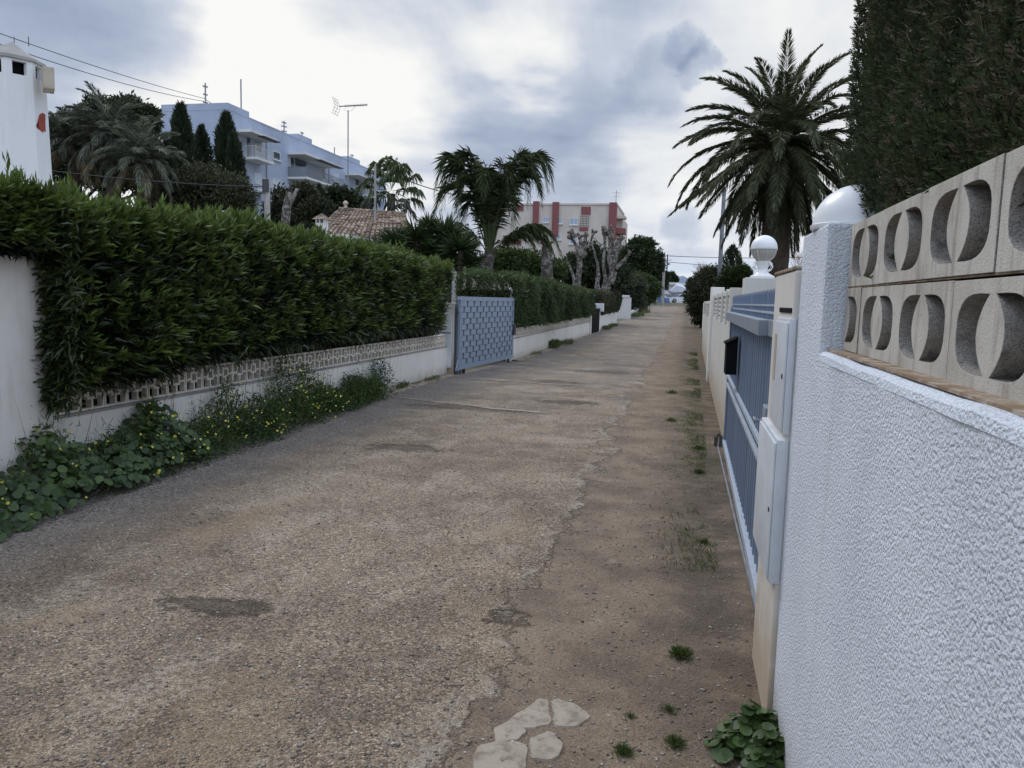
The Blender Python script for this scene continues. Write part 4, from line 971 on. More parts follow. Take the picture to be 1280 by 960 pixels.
b = MB(); b.box(-4.80, -4.28, 42.15, 42.65, za+1.102, za+1.55, .02); b.build('box_body', M_['boxwhite'], wb)
lowwall('garden_wall', 'short low white wall with a plain cap just past the small black gate', (-4.58, 42.7), (-4.55, 54.5), .85, False)
hedge('clipped_hedge', 'low dark clipped hedge behind the short white wall past the small black gate', 'hedge', (-5.3, 48, 0),
      [(-6.1, -4.78, 42.9, 54.0, 0, 1.9)], gen_box(-6.3, -4.45, 42.7, 54.4, .9, 2.15, 15000, (.09, .16), .05, .12, 5., .01), M_['olive'])
fp_ = thing('gate_pillar', 'weathered white pillar with a flared foot at the side opening of the lane', 'pillar', (-4.6, 64, g0(-4.6, 64)))
za = g0(-4.6, 64)
b = MB(); b.prism([(-1.35, -.1), (.3, -.1), (.3, 1.75), (-.35, 1.75), (-.55, .8), (-.85, .32), (-1.35, .1)], (-4.55, 64, za), (1, 0, 0), (0, 0, 1), (0, .5, 0)); b.build('pillar_body', M_['white_far'], fp_)
b = MB(); b.box(-4.98, -4.40, 63.95, 64.55, za+1.752, za+1.95, .02); b.build('pillar_head', M_['white_far'], fp_)
fw_ = thing('garden_wall', 'white wall stepping along the far left of the lane beneath dark bushes', 'wall', (-4.5, 85, g0(-4.5, 85)))
b = MB()
for i in range(5):
    ya, yb = 68+7*i, 75+7*i-.02; z = g0(-4.5, ya); b.box(-4.75, -4.48, ya, yb, z-.6, z+.55+.14*i)
b.build('wall_body', M_['white_far'], fw_)

# ---- weeds along the left wall
L = LV(); FL = LV()
def wz(y): return (1+.30*np.sin(y*5.1)+.22*np.sin(y*9.7+1))*np.interp(y, [3, 5, 6, 8, 9.6, 10.4, 11.6, 12.3, 12.6], [.30, .36, .42, .42, .62, .28, .36, .62, .1])
n = 3000; y = rng.uniform(3.0, 7.0, n); x = -5.17+rng.beta(1.2, 1.6, n)*np.interp(y, [3, 5, 7, 8], [.75, .66, .55, .4]); e = (x+5.17)/.7
z = wz(y)*np.clip(1.1-e**2, .1, 1)*rng.uniform(.45, 1.05, n)+.015+.05*wob(x, y, 6, 1.)
L.disc(np.stack([x, y, np.abs(z)], 1), np.stack([.4+e, -.3+np.zeros(n), np.ones(n)], 1)+rng.normal(size=(n, 3))*.35, rng.uniform(.012, .044, n), np.clip(.26+.14*wob(x*3, y*3, 2, 4.)+rng.normal(size=n)*.17, 0, .85))
n = 26000; y = rng.uniform(5.2, 12.55, n); yk = rng.uniform(0, 1, n) < np.interp(y, [5.2, 7, 12.3, 12.6], [.35, 1, 1, .3]); y = y[yk]; n = len(y)
x = -5.17+rng.beta(1.1, 1.9, n)*np.interp(y, [5, 8, 10, 12.5], [.62, .60, .5, .42]); e = (x+5.17)/.6
z = np.abs(wz(y)*np.clip(1.1-e**2, .1, 1)*rng.uniform(.1, 1.08, n)*(1+.35*wob(x, y, 4.5, 2.)))
L.blade(np.stack([x, y, z], 1), np.stack([.4+rng.normal(size=n)*.7, rng.normal(size=n)*.7, .55+rng.normal(size=n)*.6], 1), rng.uniform(.03, .07, n), .016, np.clip(.40+.2*wob(x, y, 3, 1.)+rng.normal(size=n)*.17, 0, .75), bend=.15)
n = 700; y = rng.uniform(4.6, 12.4, n); x = -5.16+rng.uniform(0, .3, n)                    # thin flowering stalks
hh = wz(y)*rng.uniform(1.0, 1.75, n)
L.blade(np.stack([x, y, np.zeros(n)], 1), np.stack([rng.normal(size=n)*.12+.05, rng.normal(size=n)*.16, np.ones(n)], 1), hh, .006, np.clip(.8+rng.normal(size=n)*.2, 0, 1), fold=0)
for k in range(3):
    L.blade(np.stack([x, y, hh*(.65+.1*k)], 1), rnd(n)*.8+V3(0, 0, .6), .08, .007, np.clip(.8+rng.normal(size=n)*.2, 0, 1), fold=0)
o = L.build('weeds', M_['weed']); tag(o, 'overgrown green weeds along the foot of the low white wall on the left', 'weeds', kind='stuff')
n = 230; y = np.where(rng.uniform(0, 1, n) < .2, rng.uniform(4.2, 6.5, n), rng.uniform(6.2, 10.2, n)); x = -5.17+rng.uniform(.03, .62, n); e = (x+5.17)/.62
z = wz(y)*np.clip(1.15-e**2, .12, 1)*rng.uniform(.75, 1.25, n)+.03
FL.disc(np.stack([x, y, z], 1), np.stack([.6+rng.normal(size=n)*.4, -.5+rng.normal(size=n)*.4, .6+rng.normal(size=n)*.3], 1), rng.uniform(.007, .016, n), rng.uniform(.2, 1, n), k=6)
o = FL.build('wildflowers', M_['flower']); tag(o, 'small yellow wildflowers among the weeds under the left hedge', 'wildflowers', kind='stuff')
L = LV()
for yc, xc, rr, hh, nn in ((30, -4.45, .5, .18, 500), (27.5, -4.5, .25, .3, 500), (45, -4.3, .5, .22, 600), (49, -4.3, .5, .2, 500), (70, -4.0, 1.2, .35, 700), (80, -4.1, 1.5, .35, 700), (15.2, -5.05, .2, .1, 200), (13.6, -5.1, .12, .14, 160), (14.4, -5.1, .1, .07, 120), (24, -4.5, .3, .1, 200)):
    a = rng.uniform(0, 2*PI, nn); q = rr*np.sqrt(rng.uniform(0, 1, nn)); y = yc+q*np.sin(a)*2.5; x = xc+q*np.cos(a)*.5
    L.blade(np.stack([x, y, prof(y)+rng.uniform(0, hh*.6, nn)], 1), np.stack([rng.normal(size=nn)*.6, rng.normal(size=nn)*.6, np.ones(nn)], 1), hh*.8, hh*.09, np.clip(.4+rng.normal(size=nn)*.2, 0, 1), bend=.1)
o = L.build('verge_weeds', M_['grass']); tag(o, 'patches of weeds at the foot of the left-hand walls farther down the lane', 'weeds', kind='stuff')

# ================================================================== PALMS
def frond_into(L, tb, P0, az, el0, length, droop, nl, leafL, leafW, hang=0., sweep=.9, vee=.35, tint=.4, pw=1.5, twist=0., dead=False, start=.1, pts=None, jit=.10):
    """one pinnate frond: curved rachis with leaflets down both sides"""
    h = V3(math.cos(az), math.sin(az), 0); side = V3(-math.sin(az), math.cos(az), 0); K = 26
    given = pts is not None; pts = [np.array(P0, float)] if not given else pts
    for i in range(0 if given else K):
        t = (i+.5)/K; el = el0-droop*t**pw; pts.append(pts[-1]+(h*math.cos(el)+V3(0, 0, 1)*math.sin(el)+side*twist*t)*length/K)
    pts = np.array(pts); tan = unit(np.gradient(pts, axis=0))
    t = np.repeat(np.linspace(start, .995, nl), 2)+rng.normal(size=2*nl)*.004; t = np.clip(t, 0, .999); sg = np.tile([1., -1.], nl)
    ix = t*K; i0 = ix.astype(int); fr = (ix-i0)[:, None]; P = pts[i0]*(1-fr)+pts[i0+1]*fr; T = tan[i0]
    S = unit(np.cross(T, V3(0, 0, 1)+rng.normal(size=3)*.02)); Uv = np.cross(S, T)
    sw = sweep*(1-.55*t)[:, None]
    D = S*sg[:, None]*sw+T*(.55+.55*t)[:, None]+Uv*vee-V3(0, 0, 1)*hang+rng.normal(size=P.shape)*jit
    prof_ = np.clip(np.sin(PI*np.clip(.10+.86*t, 0, 1))**.55, .2, 1)
    ln_ = leafL*prof_*rng.uniform(.85, 1.12, 2*nl)
    L.blade(P, D, ln_, leafW, np.clip(tint+rng.normal(size=2*nl)*.09, 0, 1), fold=.25, bend=.05+hang*.55)
    r0 = max(length*.0075, .01)
    tb.append((pts[::3], [r0*(1-.85*i/(len(pts[::3])-1)) for i in range(len(pts[::3]))], tint))
def frond_obj(parent, mat, *a, **k):
    L = LV(); tb = []; frond_into(L, tb, *a, **k)
    for p, r, t in tb:
        n = 4; ring = []
        for q, rr in zip(p, r): ring.append([q+rr*V3(math.cos(2*PI*i/n), math.sin(2*PI*i/n), .3*math.sin(4*PI*i/n)) for i in range(n)])
        ring = np.array(ring); 
        for i in range(len(p)-1):
            for j in range(n):
                A, B_, C_, D_ = ring[i][j], ring[i][(j+1) % n], ring[i+1][(j+1) % n], ring[i+1][j]
                L._push(np.array([[A, B_, C_, D_]]), np.array([[0, 1, 2], [0, 2, 3]]), np.array([min(t+.1, .7)]))
    return L.build('frond', mat, parent)
def trunk(parent, pts, rad, mat, name='trunk', n=14, knob=.0):
    b = MB(); P = []; Rr = []
    for (p, q, r0, r1) in zip(pts[:-1], pts[1:], rad[:-1], rad[1:]):
        m = 10
        for i in range(m):
            f = i/m; P.append(np.array(p)*(1-f)+np.array(q)*f); Rr.append((r0*(1-f)+r1*f)*(1+knob*rng.normal()))
    P.append(np.array(pts[-1], float)); Rr.append(rad[-1])
    b.tube(P, Rr, n); o = b.build(name, mat, parent, smooth=True); return o

# the big date palm on the right
PY = 27.
pc = at(977, 176, PY); pb = at(966, 352, PY); pgz = g0(pb[0], PY)
bp = thing('date_palm', 'large date palm with a huge round dark crown rising behind the right-hand walls', 'palm tree', (pb[0]-.05, PY, pgz))
trunk(bp, [(pb[0]-.05, PY, pgz-.2), (pb[0], PY, pb[2]), (pc[0]-.02, PY, pc[2]-.4), (pc[0], PY, pc[2]+.1)], [.52, .46, .44, .52], M_['bark'], knob=.05)
b = MB()
for i in range(150):      # old leaf bases at the neck
    a = rng.uniform(0, 2*PI); z = pc[2]-1.0+1.0*rng.uniform(); r = .44
    d = V3(math.cos(a), math.sin(a), 0); p = V3(pc[0], PY, z)+d*r; b.tube([p, p+d*.12+V3(0, 0, .16)], [.06, .03], 5)
b.build('leaf_bases', M_['dead'], bp)
nfr = 96
for i in range(nfr):
    f = i/(nfr-1); az = i*2.39996+rng.normal()*.1
    el = Rd(86-158*f**.82+rng.normal()*5)
    ln_ = (2.95+.72*min(1, f*1.6+.1))*(1+rng.normal()*.05)
    if el < Rd(-30): ln_ *= .87+.05*rng.normal()
    dr = Rd(28+44*math.cos(min(max(el, -.6), 1.4)*.8)+rng.normal()*6) if el > Rd(-15) else Rd(22+rng.normal()*6)
    if el < Rd(-15): dr = min(dr, el+Rd(86))
    p0 = V3(pc[0]+.35*math.cos(az)*math.cos(el), PY+.35*math.sin(az)*math.cos(el), pc[2]-.55*f+.15)
    frond_obj(bp, M_['phoenix'], p0, az, el, ln_, dr, 140, .48, .034, hang=.08+.22*f, sweep=.95, vee=.30*(1-f), tint=.46-.22*f, pw=1.25)
b = LV()
n = 500; a = rng.uniform(0, 2*PI, n); P = np.stack([pc[0]+.45*np.cos(a), PY+.45*np.sin(a), pc[2]-.35+rng.uniform(-.2, .35, n)], 1)
b.blade(P, np.stack([np.cos(a), np.sin(a), .3+rng.normal(size=n)*.4], 1), rng.uniform(.3, .8, n), .03, np.clip(.92+rng.normal(size=n)*.05, 0, 1), bend=.3); b.build('fruit_stalks', M_['phoenix'], bp)

# queen palm on the left
QY = 27.
qb = at(606, 352, QY); qz = g0(qb[0], QY)
qp = thing('queen_palm', 'feathery queen palm whose drooping crown splits in two high arching plumes', 'palm tree', (qb[0], QY, qz))
qt = at(612, 318, QY); trunk(qp, [(qb[0]-.05, QY, qz-.2), (qb[0]-.05, QY, qb[2]), qt], [.30, .29, .20], M_['wood_grey'], knob=.05)
def towards(px, py, pk, yo=0., tn=.4, hang=.34, nl=64, parent=None, leafL=.68, lw=.011, lat=.35):
    """frond that climbs out of the crown, arches over at height pk and hangs down to its tip"""
    P0 = qt+V3(0, 0, -.3*rng.uniform()); e = at(px, py, QY)+V3(0, yo, 0); top = at(600, pk, QY)[2]; d = e-P0
    C1 = P0+V3(d[0]*lat, d[1]*lat, (top-P0[2])*1.05); C2 = P0+V3(d[0]*.85, d[1]*.85, (top-P0[2])*1.22)
    if top-P0[2] < 1.2: C1 = P0+V3(d[0]*.3, d[1]*.3, (top-P0[2])*.8)
    t = np.linspace(0, 1, 27)[:, None]
    pts = (1-t)**3*P0+3*(1-t)**2*t*C1+3*(1-t)*t*t*C2+t**3*e
    return frond_obj(parent, M_['queen'], P0, 0, 0, float(np.linalg.norm(np.diff(pts, axis=0), axis=1).sum()), 0, nl, leafL, lw, hang=hang, sweep=1.15, vee=.12, tint=tn, start=.18, pts=pts, jit=.26)
for px, py, pk, yo in ((547, 240, 190, -.3), (552, 262, 200, .5), (560, 262, 196, -.8), (557, 248, 188, .9), (575, 250, 186, -.2), (566, 285, 212, .5), (582, 280, 218, -.9), (566, 236, 187, .3), (590, 256, 200, 1.1), (572, 300, 238, .2), (550, 290, 226, -.5), (590, 290, 245, .8),
                       (689, 238, 192, -.3), (683, 230, 188, .7), (676, 248, 196, -.9), (664, 240, 189, .3), (655, 255, 200, .9), (644, 252, 204, -.8), (634, 258, 212, .2), (668, 230, 191, 0.), (672, 262, 212, .6), (650, 268, 225, -.6),
                       (603, 250, 214, -.9), (612, 258, 222, .9), (622, 262, 226, -.4), (546, 322, 272, .6), (563, 332, 282, -.7), (650, 300, 240, -1.0)):
    towards(px+3*rng.normal(), py+4*rng.normal(), pk, yo, parent=qp, tn=rng.uniform(.25, .5), lat=.30+.12*rng.uniform())
for px, py, pk, yo in ((703, 322, 272, -.3), (694, 330, 282, .3), (686, 312, 276, .6), (672, 316, 280, -.5)):
    towards(px, py, pk, yo, parent=qp, tn=rng.uniform(.5, .85), hang=.6, leafL=.5)
# bare stumps of cut fronds
b = MB()
for i in range(26):
    a = rng.uniform(0, 2*PI); z = qb[2]+(qt[2]-qb[2])*rng.uniform(-.2, 1); p = V3(qb[0]-.03, QY, z)+V3(math.cos(a), math.sin(a), 0)*.2
    b.tube([p, p+V3(math.cos(a)*.22, math.sin(a)*.22, .3)], [.07, .03], 5)
b.build('frond_stubs', M_['wood_grey'], qp)

# fan palms
def fan_palm(name, label, px, py, Y, base_py, rpx, nf, group=None, seed=0):
    c = at(px, py, Y); zb = g0(c[0], Y); s = rpx/F*Y
    o = thing(name, label, 'palm tree', (c[0], Y, zb), group); trunk(o, [(c[0], Y, zb-.3), (c[0], Y, c[2]-.1*s)], [.22, .2], M_['bark'], knob=.06)
    for i in range(nf):
        az = i*2.4+rng.normal()*.15; f = i/(nf-1); el = Rd(80-125*f)
        h = V3(math.cos(az)*math.cos(el), math.sin(az)*math.cos(el), math.sin(el)); p0 = c; pl = s*.62; hub = p0+h*pl-V3(0, 0, .15*pl*(1-abs(math.sin(el))))
        L = LV(); L.blade(np.array([p0]), np.array([hub-p0]), np.linalg.norm(hub-p0)*1.05, .05, np.array([.4]), fold=0)
        k = 26; S = unit(np.cross(h, V3(0, 0, 1)+.01)); U = np.cross(S, h); an = np.linspace(-1.9, 1.9, k)
        D = h[None]*np.cos(an)[:, None]+S[None]*np.sin(an)[:, None]+U[None]*.25+rng.normal(size=(k, 3))*.06
        ll = s*.5*(1-.25*np.abs(an)/1.9); tn = np.clip(.45-.25*f+rng.normal(size=k)*.06, 0, 1)
        L.blade(np.repeat(hub[None], k, 0), D, ll*.75, s*.075, tn, fold=.2, bend=.12)
        e = hub+unit(D)*(ll*.6)[:, None]; L.blade(e, D-V3(0, 0, .9+.5*f), ll*.55, s*.045, tn, fold=.1, bend=.5)
        L.build('fan_leaf', M_['queen'] if f < .8 else M_['greypalm'], o)
    return o
fan_palm('fan_palm', 'shaggy fan palm in front of the far end of the pale blue apartment block', 489, 238, 36., 270, 44, 22)

# ================================================================== TREES AND SHRUBS
def crown_into(L, blobs, Y, n, ll, ww, up=.3, tl=.35, clump=.16, out=.6, shell=.75, style='blade', ncl=None):
    tot = sum(rx*ry for _, _, rx, ry, *_ in blobs); zs = []
    for bl in blobs:
        px, py, rx, ry = bl[:4]; dy = bl[4] if len(bl) > 4 else 0.
        y = Y+dy; c = at(px, py, y); R = np.array([rx/F*y, rx/F*y*.9, ry/F*y]); m = int(n*rx*ry/tot)
        k = max(14, int((ncl or 46)*max(1., rx*ry/600)))          # leaf clumps with gaps between them
        cd_ = rnd(k); cr = shell+(1.04-shell)*rng.uniform(0, 1, k)**.6; cc = c+cd_*R*cr[:, None]*(.86+.14*rng.uniform(0, 1, k))[:, None]
        w_ = rng.integers(0, k, m); sp = clump*R.mean()
        P = cc[w_]+rng.normal(size=(m, 3))*sp*np.array([1, 1, .8]); q = (P-c)/R; rr = np.linalg.norm(q, axis=1)
        D = unit(q/R)*out+rng.normal(size=(m, 3))*.55+V3(0, 0, up)
        ct = rng.normal(size=k)*.13
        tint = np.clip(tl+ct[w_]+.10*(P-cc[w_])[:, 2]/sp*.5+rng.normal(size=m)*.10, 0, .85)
        S = rng.uniform(.7, 1.3, m)
        if style == 'spray': L.spray(P, D, ll*S, tint, k=5, w=.24)
        else: L.blade(P, D, ll*S, ww*S, tint, bend=.1)
        zs.append(c[2])
def tree(name, label, cat, Y, blobs, n, ll, ww, mat, tr=None, tr_r=.18, group=None, tmat='bark', core=.72, **k):
    c0 = at(blobs[0][0], blobs[0][1], Y); tx = c0[0] if tr is None else at(tr, 380, Y)[0]; zb = g0(tx, Y)
    o = thing(name, label, cat, (tx, Y, zb), group)
    b = MB(); b.tube([(tx, Y, zb-.3), (tx+.05, Y, zb*.4+c0[2]*.6-.2), (c0[0], Y, c0[2])], [tr_r, tr_r*.8, tr_r*.4], 10)
    for bl in blobs[:14]:
        y = Y+(bl[4] if len(bl) > 4 else 0); c = at(bl[0], bl[1], y); m = V3(tx, Y, zb)*.35+c*.65
        if c[2]-zb > .4:
            b.tube([(tx+.02, Y, zb+(c[2]-zb)*.25), m+rng.normal(size=3)*.05*tr_r, c], [tr_r*.6, tr_r*.4, tr_r*.2], 7)
            for _ in range(4): b.tube([m, (m+c)/2+rng.normal(size=3)*bl[2]/F*y*.2, c+np.clip(rng.normal(size=3), -1, 1)*bl[2]/F*y*.3], [tr_r*.3, tr_r*.2, tr_r*.06], 5)
    b.build('trunk', M_[tmat], o)
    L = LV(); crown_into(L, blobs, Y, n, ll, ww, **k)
    if core:      # dense inner foliage, its shade painted in by the darkest leaf tints
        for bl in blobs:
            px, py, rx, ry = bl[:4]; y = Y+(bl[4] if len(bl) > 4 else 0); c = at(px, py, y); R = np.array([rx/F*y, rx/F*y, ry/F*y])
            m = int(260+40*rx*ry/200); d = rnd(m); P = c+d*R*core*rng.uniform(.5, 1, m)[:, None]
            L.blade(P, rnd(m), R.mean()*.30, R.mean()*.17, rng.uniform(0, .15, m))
    L.build('crown', mat, o); return o
def cyp(px, ptop, pbot, rpx, Y, label, n=9000, mat='cypress', group='cypresses in front of the pale blue apartment block', lean=0.):
    a, c = at(px+lean, ptop, Y), at(px, pbot, Y); zb = g0(c[0], Y); h = a[2]-c[2]; R = rpx/F*Y
    o = thing('cypress_tree', label, 'cypress', (c[0], Y, min(zb, c[2])), group)
    b = MB(); b.tube([(c[0], Y, min(zb, c[2])-.3), (c[0], Y, c[2]+h*.3), (a[0], Y, a[2]-h*.1)], [.2, .16, .03], 8); b.build('trunk', M_['bark'], o)
    L = LV(); t = rng.uniform(0, 1, n)**1.25
    pr = R*np.interp(t, [0, .1, .35, .7, .9, 1], [.75, .95, 1, .72, .34, .04])
    az = rng.uniform(0, 2*PI, n); pr = pr*(1+.26*np.sin(az*3+t*9+px)+.16*np.sin(t*31+az*2)+.1*np.sin(az*5-t*17)); dep = 1-rng.exponential(.16, n); dep = np.clip(dep, .1, 1.05)
    x = c[0]+(a[0]-c[0])*t+pr*np.cos(az)*dep; y = Y+pr*np.sin(az)*dep; z = c[2]+h*t+rng.normal(size=n)*.05
    D = np.stack([np.cos(az)*.5, np.sin(az)*.5, np.ones(n)], 1)+rng.normal(size=(n, 3))*.26
    L.blade(np.stack([x, y, z], 1), D, h*.065*rng.uniform(.6, 1.4, n), h*.014, np.clip(.32+.14*np.sin(az*3+t*9+px)+rng.normal(size=n)*.14-(1-dep)*.4, 0, .9))
    L.build('crown', M_[mat], o); return o

# behind the oleander hedge, from the left
def bushy_palm(px, py, Y, rpx, label, nf=42, tint=.5):
    c = at(px, py, Y); zb = g0(c[0], Y); s = rpx/F*Y
    o = thing('palm_tree', label, 'palm tree', (c[0], Y, zb), 'grey-green palms beside the white chimney')
    trunk(o, [(c[0], Y, zb-.3), (c[0], Y, c[2])], [.32, .28], M_['bark'], knob=.06)
    for i in range(nf):
        f = i/(nf-1); el = Rd(82-112*f+rng.normal()*6)
        frond_obj(o, M_['greypalm'], c+V3(0, 0, -.2*f), i*2.4+rng.normal()*.15, el, s*1.25*(1+rng.normal()*.08), Rd(75+rng.normal()*10), 46, s*.34, s*.030, hang=.15+.35*f, sweep=.8, vee=.2, tint=(tint-.3*f) if f < .86 else .95)
bushy_palm(92, 178, 30, 50, 'grey-green bushy palm partly hidden by the white chimney', tint=.35)
bushy_palm(140, 172, 29, 58, 'grey-green bushy palm right of the chimney, between two others', tint=.45)
bushy_palm(178, 200, 28, 52, 'pale grey-green bushy palm nearest the cypresses', tint=.7)
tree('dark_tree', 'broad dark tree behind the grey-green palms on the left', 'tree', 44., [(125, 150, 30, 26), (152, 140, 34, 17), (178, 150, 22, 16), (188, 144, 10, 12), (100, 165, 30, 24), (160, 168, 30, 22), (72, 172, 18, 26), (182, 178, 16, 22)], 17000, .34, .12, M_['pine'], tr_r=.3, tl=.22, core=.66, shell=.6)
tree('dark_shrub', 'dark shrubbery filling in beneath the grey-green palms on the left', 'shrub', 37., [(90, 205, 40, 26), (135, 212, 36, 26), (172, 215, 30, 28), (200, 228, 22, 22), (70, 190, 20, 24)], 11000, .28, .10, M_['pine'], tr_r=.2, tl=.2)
cyp(226, 135, 250, 15, 33, 'tallest cypress at the left end of the pale blue apartment block', n=9000)
cyp(252, 160, 240, 13, 35, 'short spreading cypress between two tall cypresses', n=6500)
cyp(284, 146, 262, 16, 34, 'pointed cypress nearest the balconies of the apartment block', n=8500, lean=-1)
cyp(297, 170, 262, 11, 33.5, 'narrow lower cypress touching the balconies of the apartment block', n=6000, lean=-5)
cyp(208, 180, 262, 14, 32, 'shadowy low cypress just right of the pale grey-green palm', n=6000)
tree('olive_shrub', 'wide dull olive-brown shrub under the cypresses', 'shrub', 30., [(255, 236, 40, 30), (225, 252, 34, 26), (288, 246, 30, 28), (210, 262, 25, 20), (302, 258, 16, 18)], 18000, .16, .05, M_['olive'], tr_r=.12, tl=.30, core=.75)
tree('dark_shrub', 'dark shrub in front of the apartment block beside the concrete utility pole', 'shrub', 34., [(352, 262, 20, 26), (372, 256, 22, 24), (345, 285, 22, 20), (384, 244, 14, 14)], 8000, .2, .08, M_['olive'], tl=.22)
cyp(399, 232, 285, 9, 37, 'small dark cypress between dark shrubs below the apartment balconies', n=3500, group=None)
tree('dark_shrub', 'rounded very dark shrub below the far apartment balconies', 'shrub', 37., [(420, 254, 20, 22), (405, 258, 14, 20), (436, 258, 16, 20), (450, 268, 16, 16)], 9000, .2, .07, M_['pine'], tl=.25)
tree('dark_shrub', 'dark shrub with dry brown twigs beside the small white tiled chimney', 'shrub', 33., [(388, 272, 18, 16), (400, 262, 14, 18)], 4500, .18, .06, M_['olive'], tl=.15)

# pale leaning stump behind the hedge
ts = at(356, 290, 31.); o = thing('tree_stump', 'pale cut leaning tree trunk standing behind the hedge below the apartment block', 'tree trunk', (ts[0], 31, g0(ts[0], 31)))
b = MB(); q = at(362, 240, 31.); b.tube([(ts[0]-.1, 31, g0(ts[0], 31)-.2), ts, at(358, 262, 31), q], [.22, .20, .19, .14], 10); b.tube([at(358, 262, 31), at(372, 236, 31.2)], [.12, .08], 8); b.build('trunk', M_['plane_bark'], o)

# yucca-like shrubs left of the queen palm
def yucca(cs, Y, label):
    c = at(*cs[0][:2], Y); o = thing('spiky_shrub', label, 'shrub', (c[0], Y, g0(c[0], Y)))
    b = MB(); L = LV()
    for px, py, r in cs:
        c = at(px, py, Y+rng.normal()*.4); s = r/F*Y; zb = g0(c[0], Y); b.tube([(c[0], c[1], zb-.2), (c[0]+.05, c[1], c[2]-.05)], [.12, .09], 8)
        n = 170; D = rnd(n); D[:, 2] = np.abs(D[:, 2])*1.1-.25
        L.blade(np.repeat(c[None], n, 0), D, s*rng.uniform(.75, 1.15, n), s*.075, np.clip(.42+.25*D[:, 2]+rng.normal(size=n)*.12, 0, 1), fold=.3, bend=.10)
    b.build('stem', M_['bark'], o); L.build('foliage', M_['yucca'], o)
yucca([(520, 300, 36), (556, 296, 38), (494, 304, 30), (540, 318, 36), (574, 312, 34), (508, 320, 30), (470, 312, 26), (585, 330, 28), (560, 334, 26), (535, 284, 24), (552, 320, 34), (525, 330, 30)], 24., 'mass of dark spiky sword-leaved shrub left of the queen palm')
tree('garden_shrub', 'leafy green shrub with yellowish tips right of the queen palm', 'shrub', 33., [(640, 322, 24, 12), (662, 326, 22, 12), (625, 332, 18, 14), (690, 338, 18, 14), (652, 340, 30, 14)], 11000, .13, .06, M_['bushgreen'], tl=.34)
tree('dark_shrub', 'dark dense shrub between the two pollarded trunks', 'shrub', 52., [(740, 330, 26, 26), (715, 340, 20, 20), (760, 345, 26, 20), (735, 352, 24, 20)], 9000, .25, .10, M_['pine'], tl=.22)

# old dead-fronded stump palm by the red-striped block: bare trunk seen under the queen palm's lowest plume
q0, q1 = at(684, 352, 30.), at(683, 308, 30.); o = thing('dead_palm', 'short pale bare palm trunk under the lowest plume of the queen palm', 'palm tree', (q0[0], 30, g0(q0[0], 30)))
trunk(o, [(q0[0], 30, g0(q0[0], 30)-.2), q0, q1], [.28, .24, .20], M_['plane_bark'], knob=.05)
b = MB()
for i in range(14): a = i*2.4; b.tube([q1-V3(0, 0, .1), q1+V3(math.cos(a)*.25, math.sin(a)*.25, .12+.1*rng.uniform())], [.05, .03], 5)
b.build('frond_stubs', M_['dead'], o)

# pollarded plane trees
def pollard(label, Y, branches, base):
    bz = at(*base, Y); o = thing('pollarded_tree', label, 'tree', (bz[0], Y, g0(bz[0], Y)), 'pollarded trees behind the low hedges')
    b = MB(); kb = MB(); s = Y/F
    for pts in branches:
        P = [at(p[0], p[1], Y+(p[3] if len(p) > 3 else 0)) for p in pts]; R = [p[2]*s*.64 for p in pts]
        if pts[0][1] > 345: P = [V3(P[0][0], P[0][1], g0(P[0][0], P[0][1])-.2)]+P; R = [R[0]*1.15]+R
        Q, RR = [], []
        for i in range(len(P)-1):
            for j in range(4):
                f = j/4; Q.append(P[i]*(1-f)+P[i+1]*f+rng.normal(size=3)*R[i]*.05); RR.append((R[i]*(1-f)+R[i+1]*f)*(1+.045*rng.normal()))
        Q.append(P[-1]); RR.append(R[-1]); b.tube(Q, RR, 12)
    b.build('trunk', M_['plane_bark'], o, smooth=True)
    for pts in branches:
        if len(pts[-1]) > 4 or pts[-1][2] < 1.2: continue
        c = at(pts[-1][0], pts[-1][1], Y+(pts[-1][3] if len(pts[-1]) > 3 else 0)); r = pts[-1][2]*s*1.15
        for _ in range(7):
            bm = bmesh.new(); bmesh.ops.create_icosphere(bm, subdivisions=2, radius=r*rng.uniform(.35, .7))
            off = rng.normal(size=3)*r*.5
            for v_ in bm.verts: v_.co = Vector(c+off)+v_.co*(1+.18*rng.normal())
            kb.bm(bm)
        kb.build('pollard_knob', M_['wood_grey'], o, recalc=False); kb = MB()
    L = LV(); n = 60
    return o
pollard('pollarded tree with one stout pale trunk forking into knobbed stubs', 46., [[(723, 352, 5.5), (724, 335, 5.2), (725, 318, 5.5)], [(725, 318, 4.5), (720, 306, 3.2), (713, 296, 2.6), (715, 293, 4.2)], [(725, 318, 4.2), (726, 304, 3.0), (725, 295, 2.6)], [(727, 316, 4), (732, 304, 3.0), (732, 292, 2.8)], [(728, 314, 3), (738, 304, 2.2), (742, 290, 2.4)], [(718, 348, 3.5), (713, 336, 2.6), (709, 326, 2.0), (708, 322, 1.)]], (723, 360))
pollard('pollarded tree with several leaning mottled trunks and knobbed tops', 48., [[(750, 372, 6.5), (746, 358, 5), (748, 345, 4.0), (747, 330, 2.8), (742, 312, 1.7), (739, 302, .9)], [(753, 370, 6), (757, 350, 4.2), (754, 330, 3.2), (756, 305, 2.6), (756, 288, 4.2)], [(755, 366, 6), (765, 345, 5.2), (762, 322, 4.6), (763, 300, 3.4), (762, 290, 3.2)], [(765, 340, 4.5), (770, 320, 4.4), (772, 303, 4.4), (776, 298, 3.4)], [(754, 370, 6.5), (764, 354, 6.0), (770, 336, 4.4), (779, 326, 3.0), (787, 317, 2.2)], [(768, 318, 3), (766, 300, 2.2), (764, 286, 2.6)]], (752, 380))

